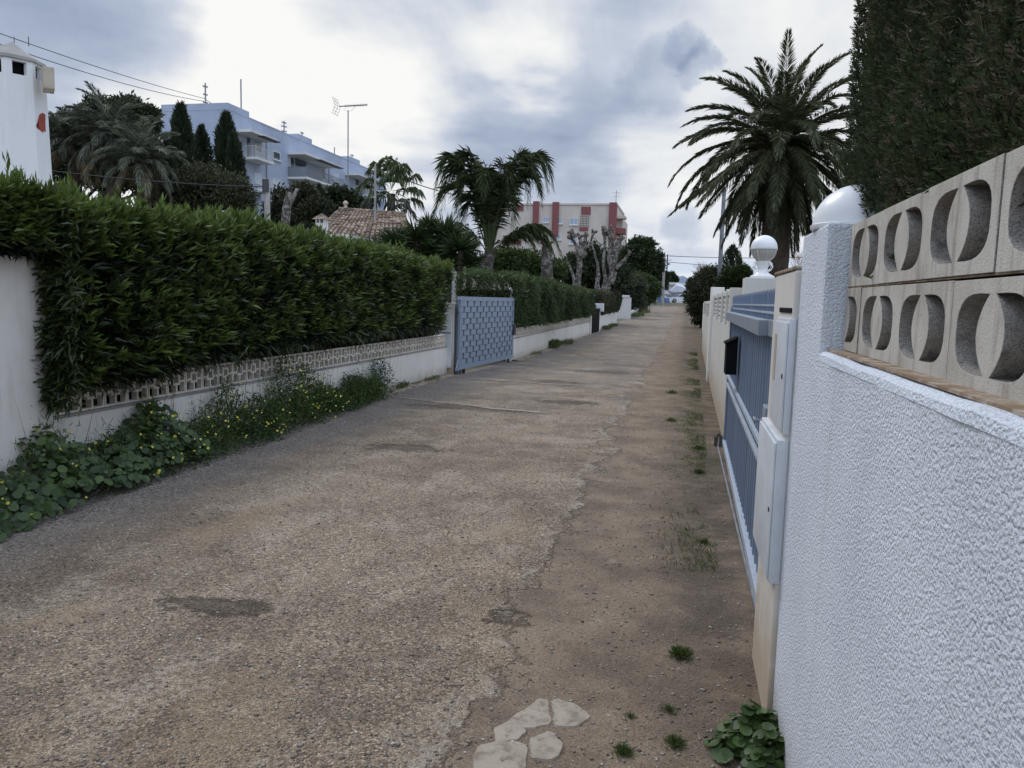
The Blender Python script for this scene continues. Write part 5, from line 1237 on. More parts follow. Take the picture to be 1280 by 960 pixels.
tree('pine_tree', 'round-crowned dark pine beside the red-striped apartment block', 'pine tree', 86., [(800, 322, 22, 19), (812, 328, 16, 16), (786, 328, 13, 15), (803, 308, 16, 9), (818, 334, 9, 10), (792, 338, 12, 8)], 16000, .42, .13, M_['pine'], tr=806, tr_r=.35, tl=.26, core=.72)
tree('dark_tree', 'dark ragged tree behind the far utility pole at the end of the lane', 'tree', 128., [(826, 350, 8, 12), (818, 356, 10, 12), (831, 347, 5, 7)], 5000, .4, .16, M_['pine'], tl=.2)
tree('dark_tree', 'small dark tree in front of the distant blue mountain', 'tree', 150., [(838, 347, 6, 7), (833, 350, 4, 6), (843, 351, 4, 4)], 2500, .5, .2, M_['pine'], tl=.2)
tree('bushy_shrub', 'grey-green bushy shrub overhanging the flared white pillar', 'shrub', 66.5, [(776, 354, 17, 15), (792, 360, 15, 16), (770, 345, 9, 9), (786, 374, 12, 12), (768, 366, 14, 14), (797, 376, 10, 10)], 15000, .22, .07, M_['greyleaf'], tl=.40)
tree('bushy_shrub', 'green bushy shrub spilling over the stepped white wall down the lane', 'shrub', 75., [(802, 356, 15, 13), (813, 360, 11, 12), (799, 371, 11, 11), (819, 365, 6, 10), (811, 374, 9, 8), (792, 350, 12, 9)], 15000, .22, .08, M_['bushgreen'], tl=.26)

# right-hand side
tree('roadside_bush', 'broad dark bush in front of the lamp post at the far right of the lane', 'bush', 52., [(880, 358, 16, 22), (868, 372, 10, 18), (892, 350, 16, 16), (876, 390, 10, 16), (897, 366, 14, 16), (866, 356, 6, 9)], 17000, .2, .07, M_['olive'], tl=.22)
tree('garden_shrub', 'green shrub behind the slatted wall between the lamp post and the globe lamp', 'shrub', 32., [(912, 350, 14, 14), (925, 346, 14, 12), (905, 360, 10, 10), (935, 352, 12, 12)], 8000, .13, .05, M_['bushgreen'], tl=.12)
cyp(916, 309, 362, 14, 38, 'rounded dark cypress bush between the lamp post and the globe lamp', n=7000, group=None)
c = at(914, 335, 38); L = LV()
o = bpy.data.objects['cypress_tree.005'] if 'cypress_tree.005' in bpy.data.objects else None
q = at(884, 350, 60.); o = thing('bare_tree', 'bare pale twiggy tree behind the dark bush at the far right end of the lane', 'tree', (q[0], 60, g0(q[0], 60)))
def bare(o, px, py, Y, rpx, hpx, n, mat='drytwig'):
    L = LV(); c = at(px, py, Y); s = Y/F; z0 = g0(c[0], Y); b = MB(); b.tube([(c[0], Y, z0-.2), c], [.12, .06], 8); b.build('trunk', M_['wood_grey'], o)
    a = rng.uniform(0, 2*PI, n); r = rng.uniform(.15, 1, n); P0 = np.stack([c[0]+rpx*s*r*np.cos(a)*.5, Y+rpx*s*r*np.sin(a)*.5, c[2]+hpx*s*(rng.uniform(-.5, .5, n))], 1)
    D = np.stack([np.cos(a)*.5, np.sin(a)*.5, np.ones(n)], 1)+rng.normal(size=(n, 3))*.4
    L.blade(P0, D, hpx*s*rng.uniform(.2, .6, n), .03*s*10, rng.uniform(0, 1, n), fold=0); L.build('twigs', M_[mat], o)
bare(o, 876, 345, 60., 14, 20, 500)
q = at(1000, 330, 40.); o = thing('bare_tree', 'bare twiggy tree seen between the date palm and the domed pillar', 'tree', (q[0], 40, g0(q[0], 40)))
bare(o, 1000, 334, 40., 16, 22, 420, 'drytwig')
tree('garden_shrub', 'low ivy-like shrub topping the cream wall just left of the domed pillar', 'shrub', 14., [(1000, 347, 10, 5), (985, 351, 8, 3)], 900, .05, .02, M_['bushgreen'], tl=.1, core=0)

# ================================================================== BUILDINGS
AX = -41.
o = thing('apartment_building', 'long pale blue three-storey apartment block with white balconies on the left', 'building', (AX, 80, g0(AX, 80)))
def fa(px, py): d = onx(px, py, AX); return d[1], d[2]
ay0 = onx(286, 200, AX)[1]; ay1 = onx(482, 240, AX)[1]; az1 = fa(345, 162.5)[1]
exl = at(203, 200, ay0)[0]
b = MB(); b.box(exl, AX, ay0, ay1, -1, az1); b.build('wall', M_['apt'], o)
b = MB(); b.box(exl-.02, AX+.03, ay0-.02, ay1+.02, az1+.002, az1+.12); b.build('roof_coping', M_['apt'], o)
for p0, p1 in ((290, 312), (373, 390), (437, 450)):
    ya, yb = fa(p0, 150)[0], fa(p1, 180)[0]
    if p0 < 300: ya = ay0
    b = MB(); b.box(exl if p0 < 300 else AX-5, AX-.005, ya, yb, az1+.122, az1+.62); b.build('roof_parapet', M_['apt'], o)
def q8(u, v): return (290+u/6.856, 130+v/6.856)
def fy(u, v=400): return fa(*q8(u, v))[0]
def fz(u, v): return fa(*q8(u, v))[1]
def window(u0, u1, vt, vb, sh=False):
    ya, yb = fy(u0), fy(u1); zt = (fz(u0, vt)); zb = fz(u0, vb)
    b = MB()
    for (c0, c1, d0, d1) in ((ya, yb, zt-.08, zt), (ya, yb, zb, zb+.08), (ya, ya+.08, zb+.081, zt-.081), (yb-.08, yb, zb+.081, zt-.081)): b.box(AX-.02, AX+.04, c0, c1, d0, d1)
    b.box(AX-.02, AX+.16, ya-.1, yb+.1, zb-.1, zb-.002)
    f = b.build('window', M_['apt_white'], o)
    b = MB(); b.box(AX-.02, AX+.012, ya+.081, yb-.081, zb+.081, zt-.081); b.build('shutter' if sh else 'pane', M_['shutter'] if sh else M_['glass'], f)
window(195, 258, 338, 402); window(350, 412, 395, 470); window(192, 252, 585, 672, True); window(347, 408, 632, 712, True); window(755, 795, 545, 640); window(870, 912, 592, 660, True); window(495, 535, 445, 560); window(40, 70, 290, 335)
def balcony(u0, u1, vslab, prot, rail=True, solid=False, canopy=False, awn=None):
    ya, yb = fy(u0), fy(u1); z = fz(u0, vslab) if False else None
    # heights from the slab's near end on the projecting edge
    z = onx(*q8(u0, vslab), AX+prot*.5)[2]
    b = MB(); b.box(AX-.02, AX+prot, ya, yb, z-.22, z); nm = 'canopy' if canopy else 'balcony'
    s = b.build(nm, M_['apt_white'], o)
    if canopy:
        b = MB(); b.box(AX+prot-.35, AX+prot+.3, ya+(yb-ya)*.35, yb-.1, z-.30, z-.225); b.build('awning_roll', M_['metal_dark'], s); return
    b = MB(); y = ya+.05; top = z+1.0
    b.tube([(AX, ya+.04, top), (AX+prot-.05, ya+.04, top), (AX+prot-.05, yb-.04, top), (AX, yb-.04, top)], .03, 6)
    while y < yb: b.box(AX+prot-.06, AX+prot-.035, y, y+.025, z+.002, top); y += .16
    xx = AX+.1
    while xx < AX+prot: b.box(xx, xx+.025, ya+.03, ya+.055, z+.002, top); xx += .16
    b.build('railing', M_['galv'] if solid else M_['apt_white'], s)
    if solid: b = MB(); b.box(AX+.05, AX+prot-.07, ya+.06, ya+.09, z+.05, z+.98); b.box(AX+prot-.1, AX+prot-.075, ya+.1, ya+(yb-ya)*.4, z+.05, z+.98); b.build('privacy_screen', M_['gatebox'], s)
    b = MB(); b.box(AX-.01, AX+.03, ya+.9, ya+(yb-ya)*.45, z+.002, z+2.2); b.build('balcony_door', M_['glass'], s)
balcony(85, 240, 430, 1.5); balcony(150, 245, 712, 1.5); balcony(475, 812, 595, 2.2, solid=True); balcony(1035, 1145, 755, 1.8)
balcony(15, 255, 188, 1.8, canopy=True); balcony(475, 800, 382, 2.0, canopy=True); balcony(970, 1180, 570, 1.8, canopy=True)
b = MB(); zc = at(195, 154, ay0)[2]; b.box(exl-2.2, exl-.002, ay0, ay0+6, zc-.3, zc); s = b.build('canopy', M_['apt_white'], o)
b = MB(); z2 = at(195, 178, ay0)[2]; b.box(exl-2.2, exl-.002, ay0, ay0+6, z2-.3, z2); b.build('balcony', M_['apt_white'], o)
for u, v0, v1 in ((291, 290, 900), (826, 490, 800)): b = MB(); b.tube([(AX+.06, fy(u), fz(u, v0)), (AX+.06, fy(u), g0(AX, 80))], .07, 6); b.build('drainpipe', M_['galv'], o)

# red-striped apartment block at the end of the view
RYb = 118.
o = thing('apartment_building', 'beige apartment block with dark red vertical stripes beyond the trees', 'building', (at(700, 380, RYb)[0], RYb, 0))
def q4(u, v): return at(600+u/4.923, 230+v/4.923, RYb)
RZ = q4(400, 130)[2]; rx0, rx1 = q4(40, 150)[0], q4(842, 150)[0]
b = MB(); b.box(rx0, rx1, RYb, RYb+14, 0, RZ); b.build('wall', M_['redbld'], o)
b = MB(); b.box(rx0-.1, rx1+.1, RYb-.12, RYb+14, RZ+.002, RZ+.25); b.build('roof_coping', M_['redbld'], o)
for u0, u1, vt, vb in ((50, 92, 112, 325), (328, 362, 108, 330), (447, 485, 113, 322), (795, 840, 127, 345)):
    b = MB(); z1 = max(q4(u0, vt)[2], RZ+.35); b.box(q4(u0, 200)[0], q4(u1, 200)[0], RYb-.5, RYb+1, q4(u0, vb)[2], z1); b.build('pilaster', M_['maroon'], o)
for u0, u1, vt, vb in ((212, 267, 128, 165), (622, 680, 140, 190), (200, 257, 345, 372), (615, 668, 265, 288), (300, 335, 420, 440)):
    b = MB(); b.box(q4(u0, 200)[0], q4(u1, 200)[0], RYb-.16, RYb, q4(u0, vb)[2], q4(u0, vt)[2]); b.build('spandrel_panel', M_['maroon'], o)
for u0, u1, vt, vb in ((617, 672, 192, 264), (205, 260, 300, 342)):
    x0, x1, z0, z1 = q4(u0, 200)[0], q4(u1, 200)[0], q4(u0, vb)[2], q4(u0, vt)[2]
    b = MB()
    for i in range(7): x = x0+(x1-x0)*i/6; b.box(x-.04, x+.04, RYb-.14, RYb-.04, z0, z1)
    for i in range(6): z = z0+(z1-z0)*i/5; b.box(x0, x1, RYb-.12, RYb-.06, z-.04, z+.04)
    g = b.build('lattice_window', M_['redbld'], o); b = MB(); b.box(x0, x1, RYb-.03, RYb-.005, z0, z1); b.build('pane', M_['glass'], g)
for u0, u1, vt, vb in ((387, 422, 203, 238), (480, 508, 207, 245), (555, 604, 210, 252), (478, 503, 308, 345), (555, 604, 330, 370), (130, 160, 205, 240)):
    x0, x1, z0, z1 = q4(u0, 200)[0], q4(u1, 200)[0], q4(u0, vb)[2], q4(u0, vt)[2]
    b = MB()
    for (a0, a1, c0, c1) in ((x0, x1, z1-.1, z1), (x0, x1, z0, z0+.1), (x0, x0+.1, z0+.101, z1-.101), (x1-.1, x1, z0+.101, z1-.101), ((x0+x1)/2-.05, (x0+x1)/2+.05, z0+.101, z1-.101)): b.box(a0, a1, RYb-.1, RYb, c0, c1)
    b.box(x0-.1, x1+.1, RYb-.25, RYb, z0-.12, z0-.002)
    g = b.build('window', M_['apt_white'], o); b = MB(); b.box(x0+.1, x1-.1, RYb-.05, RYb-.005, z0+.1, z1-.1); b.build('pane', M_['glass_blue'], g)
x0, x1 = rx1+.002, q4(895, 200)[0]
b = MB(); z0 = 0; b.box(x0, x1-.6, RYb+2.5, RYb+13, 0, q4(860, 195)[2]); b.box(x0, x1, RYb+.3, RYb+2.49, q4(860, 210)[2], q4(860, 195)[2]); b.build('side_wing', M_['redbld'], o)
for vt, vb in ((270, 305), (400, 430)):
    b = MB(); b.box(x0, x1, RYb+.2, RYb+2.49, q4(860, vb)[2], q4(860, vt)[2]); b.build('balcony', M_['maroon'], o)
b = MB(); b.box(x0+.3, x1-.7, RYb+2.42, RYb+2.498, q4(860, 400)[2], q4(860, 308)[2]); b.build('balcony_door', M_['glass'], o)
for u in (285, 825):
    q = q4(u, 112); b = MB(); b.tube([(q[0], RYb+3, RZ), (q[0], RYb+3, RZ+2.6)], .05, 5); b.tube([(q[0]-.6, RYb+3, RZ+2.2), (q[0]+.6, RYb+3, RZ+2.2)], .03, 4); b.tube([(q[0]-.45, RYb+3, RZ+1.7), (q[0]+.45, RYb+3, RZ+1.7)], .03, 4); b.build('roof_aerial', M_['galv'], o)

# tiled roof house behind the hedge
HY = 27.
hz = lambda px, py, Y=HY: at(px, py, Y)
o = thing('tiled_house', 'low house with a weathered brown barrel-tile roof behind the oleander hedge', 'house', (hz(440, 330)[0], HY, 0))
eL, eR = hz(395, 302), hz(520, 312); rL, rR = hz(424, 264, HY+3), hz(505, 270, HY+3)
b = MB(); b.box(eL[0]+.4, eR[0]-.3, HY+.4, HY+6, 0, eL[2]-.05); b.build('wall', M_['white_far'], o)
b = MB(); nrow = 26
A0, A1, B0, B1 = np.array(eL)-V3(.4, .2, .1), np.array(eR)-V3(0, .2, .1), np.array(rL), np.array(rR)
ncol = int(np.linalg.norm(A1-A0)/.21)
for i in range(ncol+1):
    f = i/ncol; p0 = A0+(A1-A0)*f; p1 = B0+(B1-B0)*f
    m = 13
    for j in range(m):
        a = p0+(p1-p0)*(j/m); c = p0+(p1-p0)*((j+1.12)/m); b.tube([a+V3(0, 0, .03+.015*rng.normal()), c+V3(0, 0, .01)], [.088, .074], 7)
b.build('roof', M_['tile'], o)
b = MB(); b.add([A0-V3(0,0,.05), A1-V3(0,0,.05), B1-V3(0,0,.05), B0-V3(0,0,.05)], [(0, 1, 2, 3)]); b.add([B0, B1, B1+V3(0, 3, -1.3), B0+V3(0, 3, -1.3)], [(0, 1, 2, 3)])
b.add([A0-V3(0,0,.06), B0-V3(0,0,.06), B0+V3(0, 3, -1.36)], [(0, 1, 2)]); b.build('roof_deck', M_['dead'], o, recalc=False)
b = MB(); 
for i in range(22): p = B0+(B1-B0)*(i/22); c = B0+(B1-B0)*((i+1.1)/22); b.tube([p+V3(0, 0, .06), c+V3(0, 0, .05)], [.12, .10], 8)
b.build('ridge_tiles', M_['tile'], o)
q = hz(432, 262, HY+3); b = MB(); b.lathe((q[0], q[1], q[2]-.1), [(.07, 0), (.07, .3), (.11, .32), (.11, .38), (.04, .46)], 10); b.build('vent_pipe', M_['beige'], o)
# small white chimney with tile cap
q = at(381, 282, 22.); o = thing('chimney_house', 'low house of white parapets behind the hedge with a small tile-capped white chimney', 'house', (q[0], 23, 0))
b = MB(); x0 = at(275, 285, 22.)[0]; b.box(x0, q[0]+1.2, 22.6, 27, 0, at(300, 290, 22.)[2]); b.build('wall', M_['white_far'], o)
b = MB()
for px, pt in ((278, 264), (296, 268), (316, 272)): a = at(px, pt, 22.5); b.box(a[0]-.25, a[0]+.25, 22.3, 22.59, at(300, 290, 22.)[2]-.3, a[2])
b.add([at(272, 262, 22.4), at(330, 280, 22.4), at(330, 290, 22.4), at(272, 290, 22.4)]+[at(272, 262, 22.4)+V3(0, .18, 0), at(330, 280, 22.4)+V3(0, .18, 0), at(330, 290, 22.4)+V3(0, .18, 0), at(272, 290, 22.4)+V3(0, .18, 0)], [(0,1,2,3),(7,6,5,4),(0,4,5,1),(1,5,6,2),(2,6,7,3),(3,7,4,0)]); b.build('sloping_parapet', M_['white_far'], o)
s = 22./F; b = MB(); b.box(q[0]-6.5*s, q[0]+6.5*s, 23, 23+13*s, q[2]-.5, q[2]+8*s)
for dx in (-6.5, -1.2, 5.): b.box(q[0]+dx*s, q[0]+(dx+1.5)*s, 23, 23+13*s, q[2]+8*s, q[2]+13*s)
c_ = b.build('chimney', M_['white_far'], o)
b = MB(); b.add([(q[0]-10*s, 22.9, q[2]+13*s), (q[0]+10*s, 22.9, q[2]+13*s), (q[0]+10*s, 23.2+13*s, q[2]+13*s), (q[0]-10*s, 23.2+13*s, q[2]+13*s), (q[0], 23+6*s, q[2]+22*s)], [(0, 1, 4), (1, 2, 4), (2, 3, 4), (3, 0, 4), (3, 2, 1, 0)]); b.build('chimney_cap', M_['tile'], c_)

# big white chimney top-left, on its own low house
CY = 10.; cc = at(17, 130, CY); ztop = at(20, 53, CY)[2]; zey = at(20, 80, CY)[2]; s = CY/F
o = thing('white_house', 'white house behind the hedge with a big octagonal chimney showing a bare red brick patch', 'house', (cc[0], CY, 0))
b = MB(); b.box(-14, -7.2, CY-1.2, CY+6, 0, 2.3); b.build('wall', M_['white_far'], o)
b = MB(); b.box(-14.2, -7.0, CY-1.4, CY+6.2, 2.302, 2.42); b.build('flat_roof', M_['conc'], o)
R0, R1 = 46*s, 41.5*s; n8 = 8; off = math.atan2(-CY, -cc[0])+Rd(13.5)-PI/8
b = MB(); zo0, zo1 = at(26, 99, CY)[2], at(26, 82.5, CY)[2]
def ring(r, z): return [(cc[0]+r*math.cos(off+2*PI*k/8), CY+r*math.sin(off+2*PI*k/8), z) for k in range(8)]
def lerp(a, c, f): return tuple(np.array(a)*(1-f)+np.array(c)*f)
lo, m0, m1, hi = ring(R0*1.02, 2.42), ring(R1*1.005, zo0), ring(R1, zo1), ring(R1*.985, zey)
b.add(lo+m0, [(k, (k+1) % 8, 8+(k+1) % 8, 8+k) for k in range(8)]); b.add(m1+hi, [(k, (k+1) % 8, 8+(k+1) % 8, 8+k) for k in range(8)])
def inn(p, k=.80): return (cc[0]+(p[0]-cc[0])*k, CY+(p[1]-CY)*k, p[2])
for k in range(8):
    k2 = (k+1) % 8
    for f0, f1 in ((0, .22), (.78, 1)):
        p = [lerp(m0[k], m0[k2], f0), lerp(m0[k], m0[k2], f1), lerp(m1[k], m1[k2], f1), lerp(m1[k], m1[k2], f0)]; b.hexa(p+[inn(t) for t in p])
    p = [lerp(m0[k], m0[k2], .22), lerp(m0[k], m0[k2], .78)]; b.add([p[0], p[1], inn(p[1]), inn(p[0])], [(0, 1, 2, 3)])
    p = [lerp(m1[k], m1[k2], .22), lerp(m1[k], m1[k2], .78)]; b.add([p[0], p[1], inn(p[1]), inn(p[0])], [(0, 1, 2, 3)])
ch_ = b.build('chimney', M_['white_bright'], o)
b = MB(); b.add(ring(R1*1.06, zey), [tuple(range(8))]); b.add(ring(R1*1.06, zey)+ring(R1*1.02, zey+.05), [(k, (k+1) % 8, 8+(k+1) % 8, 8+k) for k in range(8)])
b.add(ring(R1*1.02, zey+.05)+ring(R1*.45, (zey+.05)*.45+ztop*.55)+[(cc[0]+.02, CY, ztop+.02)], [(k, (k+1) % 8, 8+(k+1) % 8, 8+k) for k in range(8)]+[(8+k, 8+(k+1) % 8, 16) for k in range(8)]); b.build('chimney_cap', M_['conc'], ch_)
b = MB(); b.lathe((cc[0], CY, zo0-.3), [(R1*.72, 0), (R1*.72, zo1-zo0+.3+.05)], 8); b.build('flue', M_['black'], ch_)
p0, p1 = at(53, 83, CY-.1), at(66, 110, CY-.1); vr = unit(V3(-cc[1], cc[0], 0))*-1; vr = vr if vr[0] > 0 else -vr; vd = unit(V3(cc[0], cc[1], 0)); wv_ = float(np.linalg.norm((p1-p0)[:2])); b = MB(); b.obox(V3(p0[0], p0[1], p1[2])-vd*.05, vr*14*s, vd*.35, V3(0, 0, p0[2]-p1[2]), .01); b.build('vent_box', M_['beige'], ch_)
# the brick patch: plaster fallen off the right flank of the shaft
def shaft(px, py, out=.004):
    d = ray(px, py); best = None
    for k in range(8):
        k2 = (k+1) % 8; a, c = np.array(lo[k]), np.array(lo[k2]); e = np.array(m0[k]); nrm = np.cross(c-a, e-a); nrm /= np.linalg.norm(nrm)
        if nrm@(a-np.array([cc[0], CY, a[2]])) < 0: nrm = -nrm
        if nrm@d > 0: continue
        t = nrm@(a-V3(0, 0, H))/(nrm@d); p = V3(0, 0, H)+d*t
        q_ = np.hypot(p[0]-cc[0], p[1]-CY)
        if best is None or t > best[3]: best = (q_, p+nrm*out, nrm, t)
    return best[1], best[2]
pts = [shaft(*q)[0] for q in ((46, 160), (45, 157), (47, 151), (49, 143), (53, 141), (56.5, 143), (56.5, 153), (57, 165), (54, 166), (50, 163))]
nr_ = shaft(52, 152)[1]; b = MB(); b.add(pts+[p-nr_*.02 for p in pts], [tuple(range(8))]+[(k, (k+1) % 8, 8+(k+1) % 8, 8+k) for k in range(8)]); b.build('brick_patch', M_['patchred'], ch_)
b = MB()
for px in (18, 36): q = at(px, 58, CY+.1); b.tube([q, q+V3(0, 0, .14)], .006, 5)
b.build('cap_spike', M_['metal_dark'], ch_)

# far end: white low building, blue wall, tarpaulin, car, mountain
EY = 132.
q = lambda px, py, Y=EY: at(px, py, Y)
o = thing('low_building', 'low flat-roofed white building at the far end of the lane', 'building', (q(838, 360)[0], 145, 1.8))
b = MB(); b.box(q(829, 360, 145)[0], q(858, 360, 145)[0], 145, 151, 1.2, q(840, 356, 145)[2]); b.build('wall', M_['white_paint'], o)
b = MB(); b.box(q(828, 360, 145)[0], q(859, 360, 145)[0], 144.4, 151.3, q(840, 356, 145)[2]+.002, q(840, 353, 145)[2]); b.build('roof', M_['apt_white'], o)
for p0, p1 in ((831, 836), (845, 851)): b = MB(); b.box(q(p0, 360, 145)[0], q(p1, 360, 145)[0], 144.95, 145.01, q(840, 363, 145)[2], q(840, 358, 145)[2]); b.build('window', M_['glass'], o)
o = thing('blue_wall', 'blue painted wall end with sloping sides and small pale marks at the end of the lane', 'wall', (q(828, 378, 122)[0], 122, 1.7))
P2 = lambda px, py: (q(px, py, 122)[0], q(px, py, 122)[2])
b = MB(); b.prism([P2(821, 379), P2(838, 379), P2(836, 373), P2(830.5, 372), P2(830.5, 358.5), P2(824.5, 358.5), P2(823.5, 366)], (0, 122, 0), (1, 0, 0), (0, 0, 1), (0, .5, 0)); b.build('wall_body', M_['bluewall'], o)
b = MB()
for py in (360.2, 362.6, 364.8): a, c = P2(826.6, py), P2(828.2, py+.8); b.box(a[0], c[0], 121.98, 122, c[1], a[1])
b.build('pale_mark', M_['white_paint'], o)
o = thing('boat', 'white tarpaulin-covered boat parked behind the white car at the end of the lane', 'boat', (q(850, 370)[0], EY+3, 1.8))
b = MB(); z0 = q(848, 370, EY+3)[2]
px_ = [q(835, 364, EY+3), q(840, 361, EY+3), q(846, 354, EY+3), q(853, 355.5, EY+3), q(858, 359, EY+3), q(860, 367, EY+3), q(840, 368, EY+3), q(836, 366, EY+3)]
n = len(px_); rows = []
for yy, k in ((-1.2, .55), (-.9, .93), (0, 1.), (.9, .93), (1.2, .55)):
    cxm = np.mean(px_, 0); rows.append([(cxm[0]+(p[0]-cxm[0])*(.75+.25*k), EY+3+yy, cxm[2]+(p[2]-cxm[2])*k) for p in px_])
b.add([p for r in rows for p in r], [(i*n+k, i*n+(k+1) % n, (i+1)*n+(k+1) % n, (i+1)*n+k) for i in range(4) for k in range(n)]+[tuple(range(n)), tuple(range(4*n, 5*n))]); b.build('tarpaulin', M_['tarp'], o)
b = MB(); a, c = q(835, 368.3, EY+3), q(860, 371.5, EY+3); b.prism([(a[0], a[2]-.5), (a[0]-.8, a[2]+.1), (c[0], a[2]), (c[0], c[2]), (a[0]+.8, c[2])], (0, EY+2, 0), (1, 0, 0), (0, 0, 1), (0, 2, 0)); b.build('hull', M_['gatebox'], o)
b = MB()
for px in (842, 855): a = q(px, 374, EY+3); b.tube([(a[0], EY+2.1, 2.1), (a[0], EY+3.9, 2.1)], .32, 14)
b.build('trailer_wheel', M_['rubber'], o)
o = thing('car', 'white saloon car parked side-on across the far end of the lane', 'car', (q(850, 377, 127)[0], 127, 1.81))
s = 127/F; x0 = q(836.5, 377, 127)[0]; zc = 1.81
prof2 = [(0, .35), (.05, .62), (.35, .74), (1.15, .88), (1.75, 1.30), (2.2, 1.44), (3.0, 1.44), (3.6, 1.18), (4.1, .98), (4.35, .92), (4.42, .5), (4.38, .3), (.1, .28)]
b = MB(); bm = bmesh.new()
b.prism(prof2, (x0, 126.2, zc), (1, 0, 0), (0, 0, 1), (0, 1.7, 0)); b.build('body', M_['white_paint'], o)
for yy in (126.17, 127.91):
    for pl in ([(1.35, .92), (1.85, 1.28), (2.25, 1.38), (2.55, 1.38), (2.55, .94)], [(2.62, .94), (2.62, 1.38), (2.98, 1.38), (3.5, 1.15), (3.6, .97)]):
        b = MB(); b.prism(pl, (x0, yy, zc), (1, 0, 0), (0, 0, 1), (0, .02, 0)); b.build('side_window', M_['glass'], o)
for xx in (.85, 3.55):
    for yy in (126.15, 127.65): 
        b = MB(); b.tube([(x0+xx, yy, zc+.31), (x0+xx, yy+.22, zc+.31)], .32, 18); wh = b.build('wheel', M_['rubber'], o)
        b = MB(); yr = yy-.012 if yy < 127 else yy+.225; b.tube([(x0+xx, yr, zc+.31), (x0+xx, yr+.012, zc+.31)], .20, 14); b.build('rim', M_['galv'], wh)
b = MB(); b.box(x0-.02, x0+.12, 126.3, 126.6, zc+.55, zc+.68); b.build('headlight', M_['glass'], o)
b = MB()
yy, xx = np.meshgrid(np.linspace(-300, 300, 31), np.linspace(-400, 620, 90))
hh = np.interp(xx, [-400, -120, -70, -46, -38, -24, 0, 30, 120, 300, 620], [0, 0, 22, 58, 64, 58, 30, 16, 14, 8, 0])*np.exp(-(yy/170)**2)*(1+.05*wob(xx, yy, .03, 1.))
mx = at(846, 352, 1700)
v = np.stack([xx*1.0+mx[0]+46, yy+1700, np.maximum(hh, -1)-2], -1).reshape(-1, 3); nx = 31
me = bpy.data.meshes.new('mountain'); me.from_pydata(v.tolist(), [], [(i*nx+j, i*nx+j+1, (i+1)*nx+j+1, (i+1)*nx+j) for i in range(89) for j in range(30)]); me.polygons.foreach_set('use_smooth', [True]*len(me.polygons))
M_['hazy_rock'] = simple('hazy_rock', (.17, .21, .28), (.13, .165, .22), .02, 1.)  # blue of distance haze painted into the rock colour
link('mountain', me, M_['hazy_rock'], None)['kind'] = 'structure'

# ================================================================== POLES, AERIALS, WIRES
def pole(name, label, cat, px, ptop, pbot, Y, r, mat, arms=(), extra=None, group=None):
    a, c = at(px, ptop, Y), at(px, pbot, Y); x = (a[0]+c[0])/2; zb = g0(x, Y) if extra is None else extra
    o = thing(name, label, cat, (x, Y, zb), group); b = MB(); b.tube([(x, Y, zb-.2), (x, Y, a[2])], [r, r*.8], 10); b.build('shaft', M_[mat], o)
    for w_, dz in arms: b = MB(); b.box(x-w_, x+w_, Y-.05, Y+.05, a[2]-dz-.05, a[2]-dz+.05); b.build('cross_arm', M_[mat], o)
    return o, V3(x, Y, a[2])
o, t_conc = pole('utility_pole', 'weathered concrete utility pole in front of the apartment block', 'utility pole', 334, 230, 275, 26., .13, 'conc')
b = MB(); b.tube([t_conc+V3(0, -.1, -.3), t_conc+V3(0, -.1, .15)], .12, 8); b.build('insulator', M_['metal_dark'], o)
o, t_ = pole('utility_pole', 'concrete utility pole with cross arms rising out of trees at the end of the lane', 'utility pole', 829.5, 322, 372, 112., .22, 'conc', arms=((.5, .6),))
o, t_T = pole('utility_pole', 'distant slim power pole with a wide cross arm against the pale horizon sky', 'utility pole', 833.5, 318, 362, 170., .16, 'metal_dark', arms=((1.3, .3), (.9, 1.2)))
o, t_mast = pole('tv_aerial', 'tall television aerial mast with a long horizontal antenna against the clouds', 'aerial', 435, 138, 268, 39., .038, 'galv')
b = MB(); p0, p1 = at(424, 133, 39.), at(459, 131, 39.); b.tube([p0, p1], .03, 6)
for i in range(15): p = p0+(p1-p0)*(.22+.76*i/14); b.tube([p-V3(.02, .14, 0), p+V3(.02, .14, 0)], .008, 4); b.tube([p-V3(0, 0, .08), p+V3(0, 0, .08)], .008, 4)
b.tube([t_mast+V3(0, 0, -.05), t_mast+V3(-.25, 0, .02), p0+(p1-p0)*.25], .008, 4); b.tube([t_mast+V3(0, 0, -.05), t_mast+V3(.25, 0, .02), p0+(p1-p0)*.6], .008, 4); b.build('antenna_boom', M_['galv'], o)
b = MB()
for i in range(6):
    d = -.42+.84*i/5; b.tube([p0+V3(-.18-.10*abs(d), -.3, d*.95), p0+V3(-.18-.10*abs(d), .3, d*.95)], .009, 4); 
for yy in (-.3, 0, .3): b.tube([p0+V3(-.27, yy, -.42), p0+V3(-.08, yy, 0), p0+V3(-.27, yy, .42)], .010, 4)
b.build('reflector', M_['galv'], o)
o, _ = pole('flue_pole', 'slim pale pole rising from the tiled roof in front of the fan palm', 'pole', 469, 205, 270, 29., .05, 'conc')
o, _ = pole('lamp_post', 'grey steel lamp post half hidden by the date palm fronds', 'lamp post', 902, 235, 360, 33., .10, 'galv')
b = MB(); b.tube([_+V3(0, 0, -.02), _+V3(-.02, .1, .3), _+V3(.3, .2, .5), _+V3(.9, .3, .55)], .04, 8); b.build('bracket', M_['galv'], o)
b = MB(); b.box(_[0]+.8, _[0]+1.4, 33.2, 33.45, _[2]+.48, _[2]+.6, .04); b.build('lantern_head', M_['galv'], o)
qd = at(985, 345, 30.); o = thing('garden_house', 'white house behind the right-hand walls whose chimney with dark openings shows beside the palm', 'house', (qd[0]+2, 30, 0)); s = 30/F
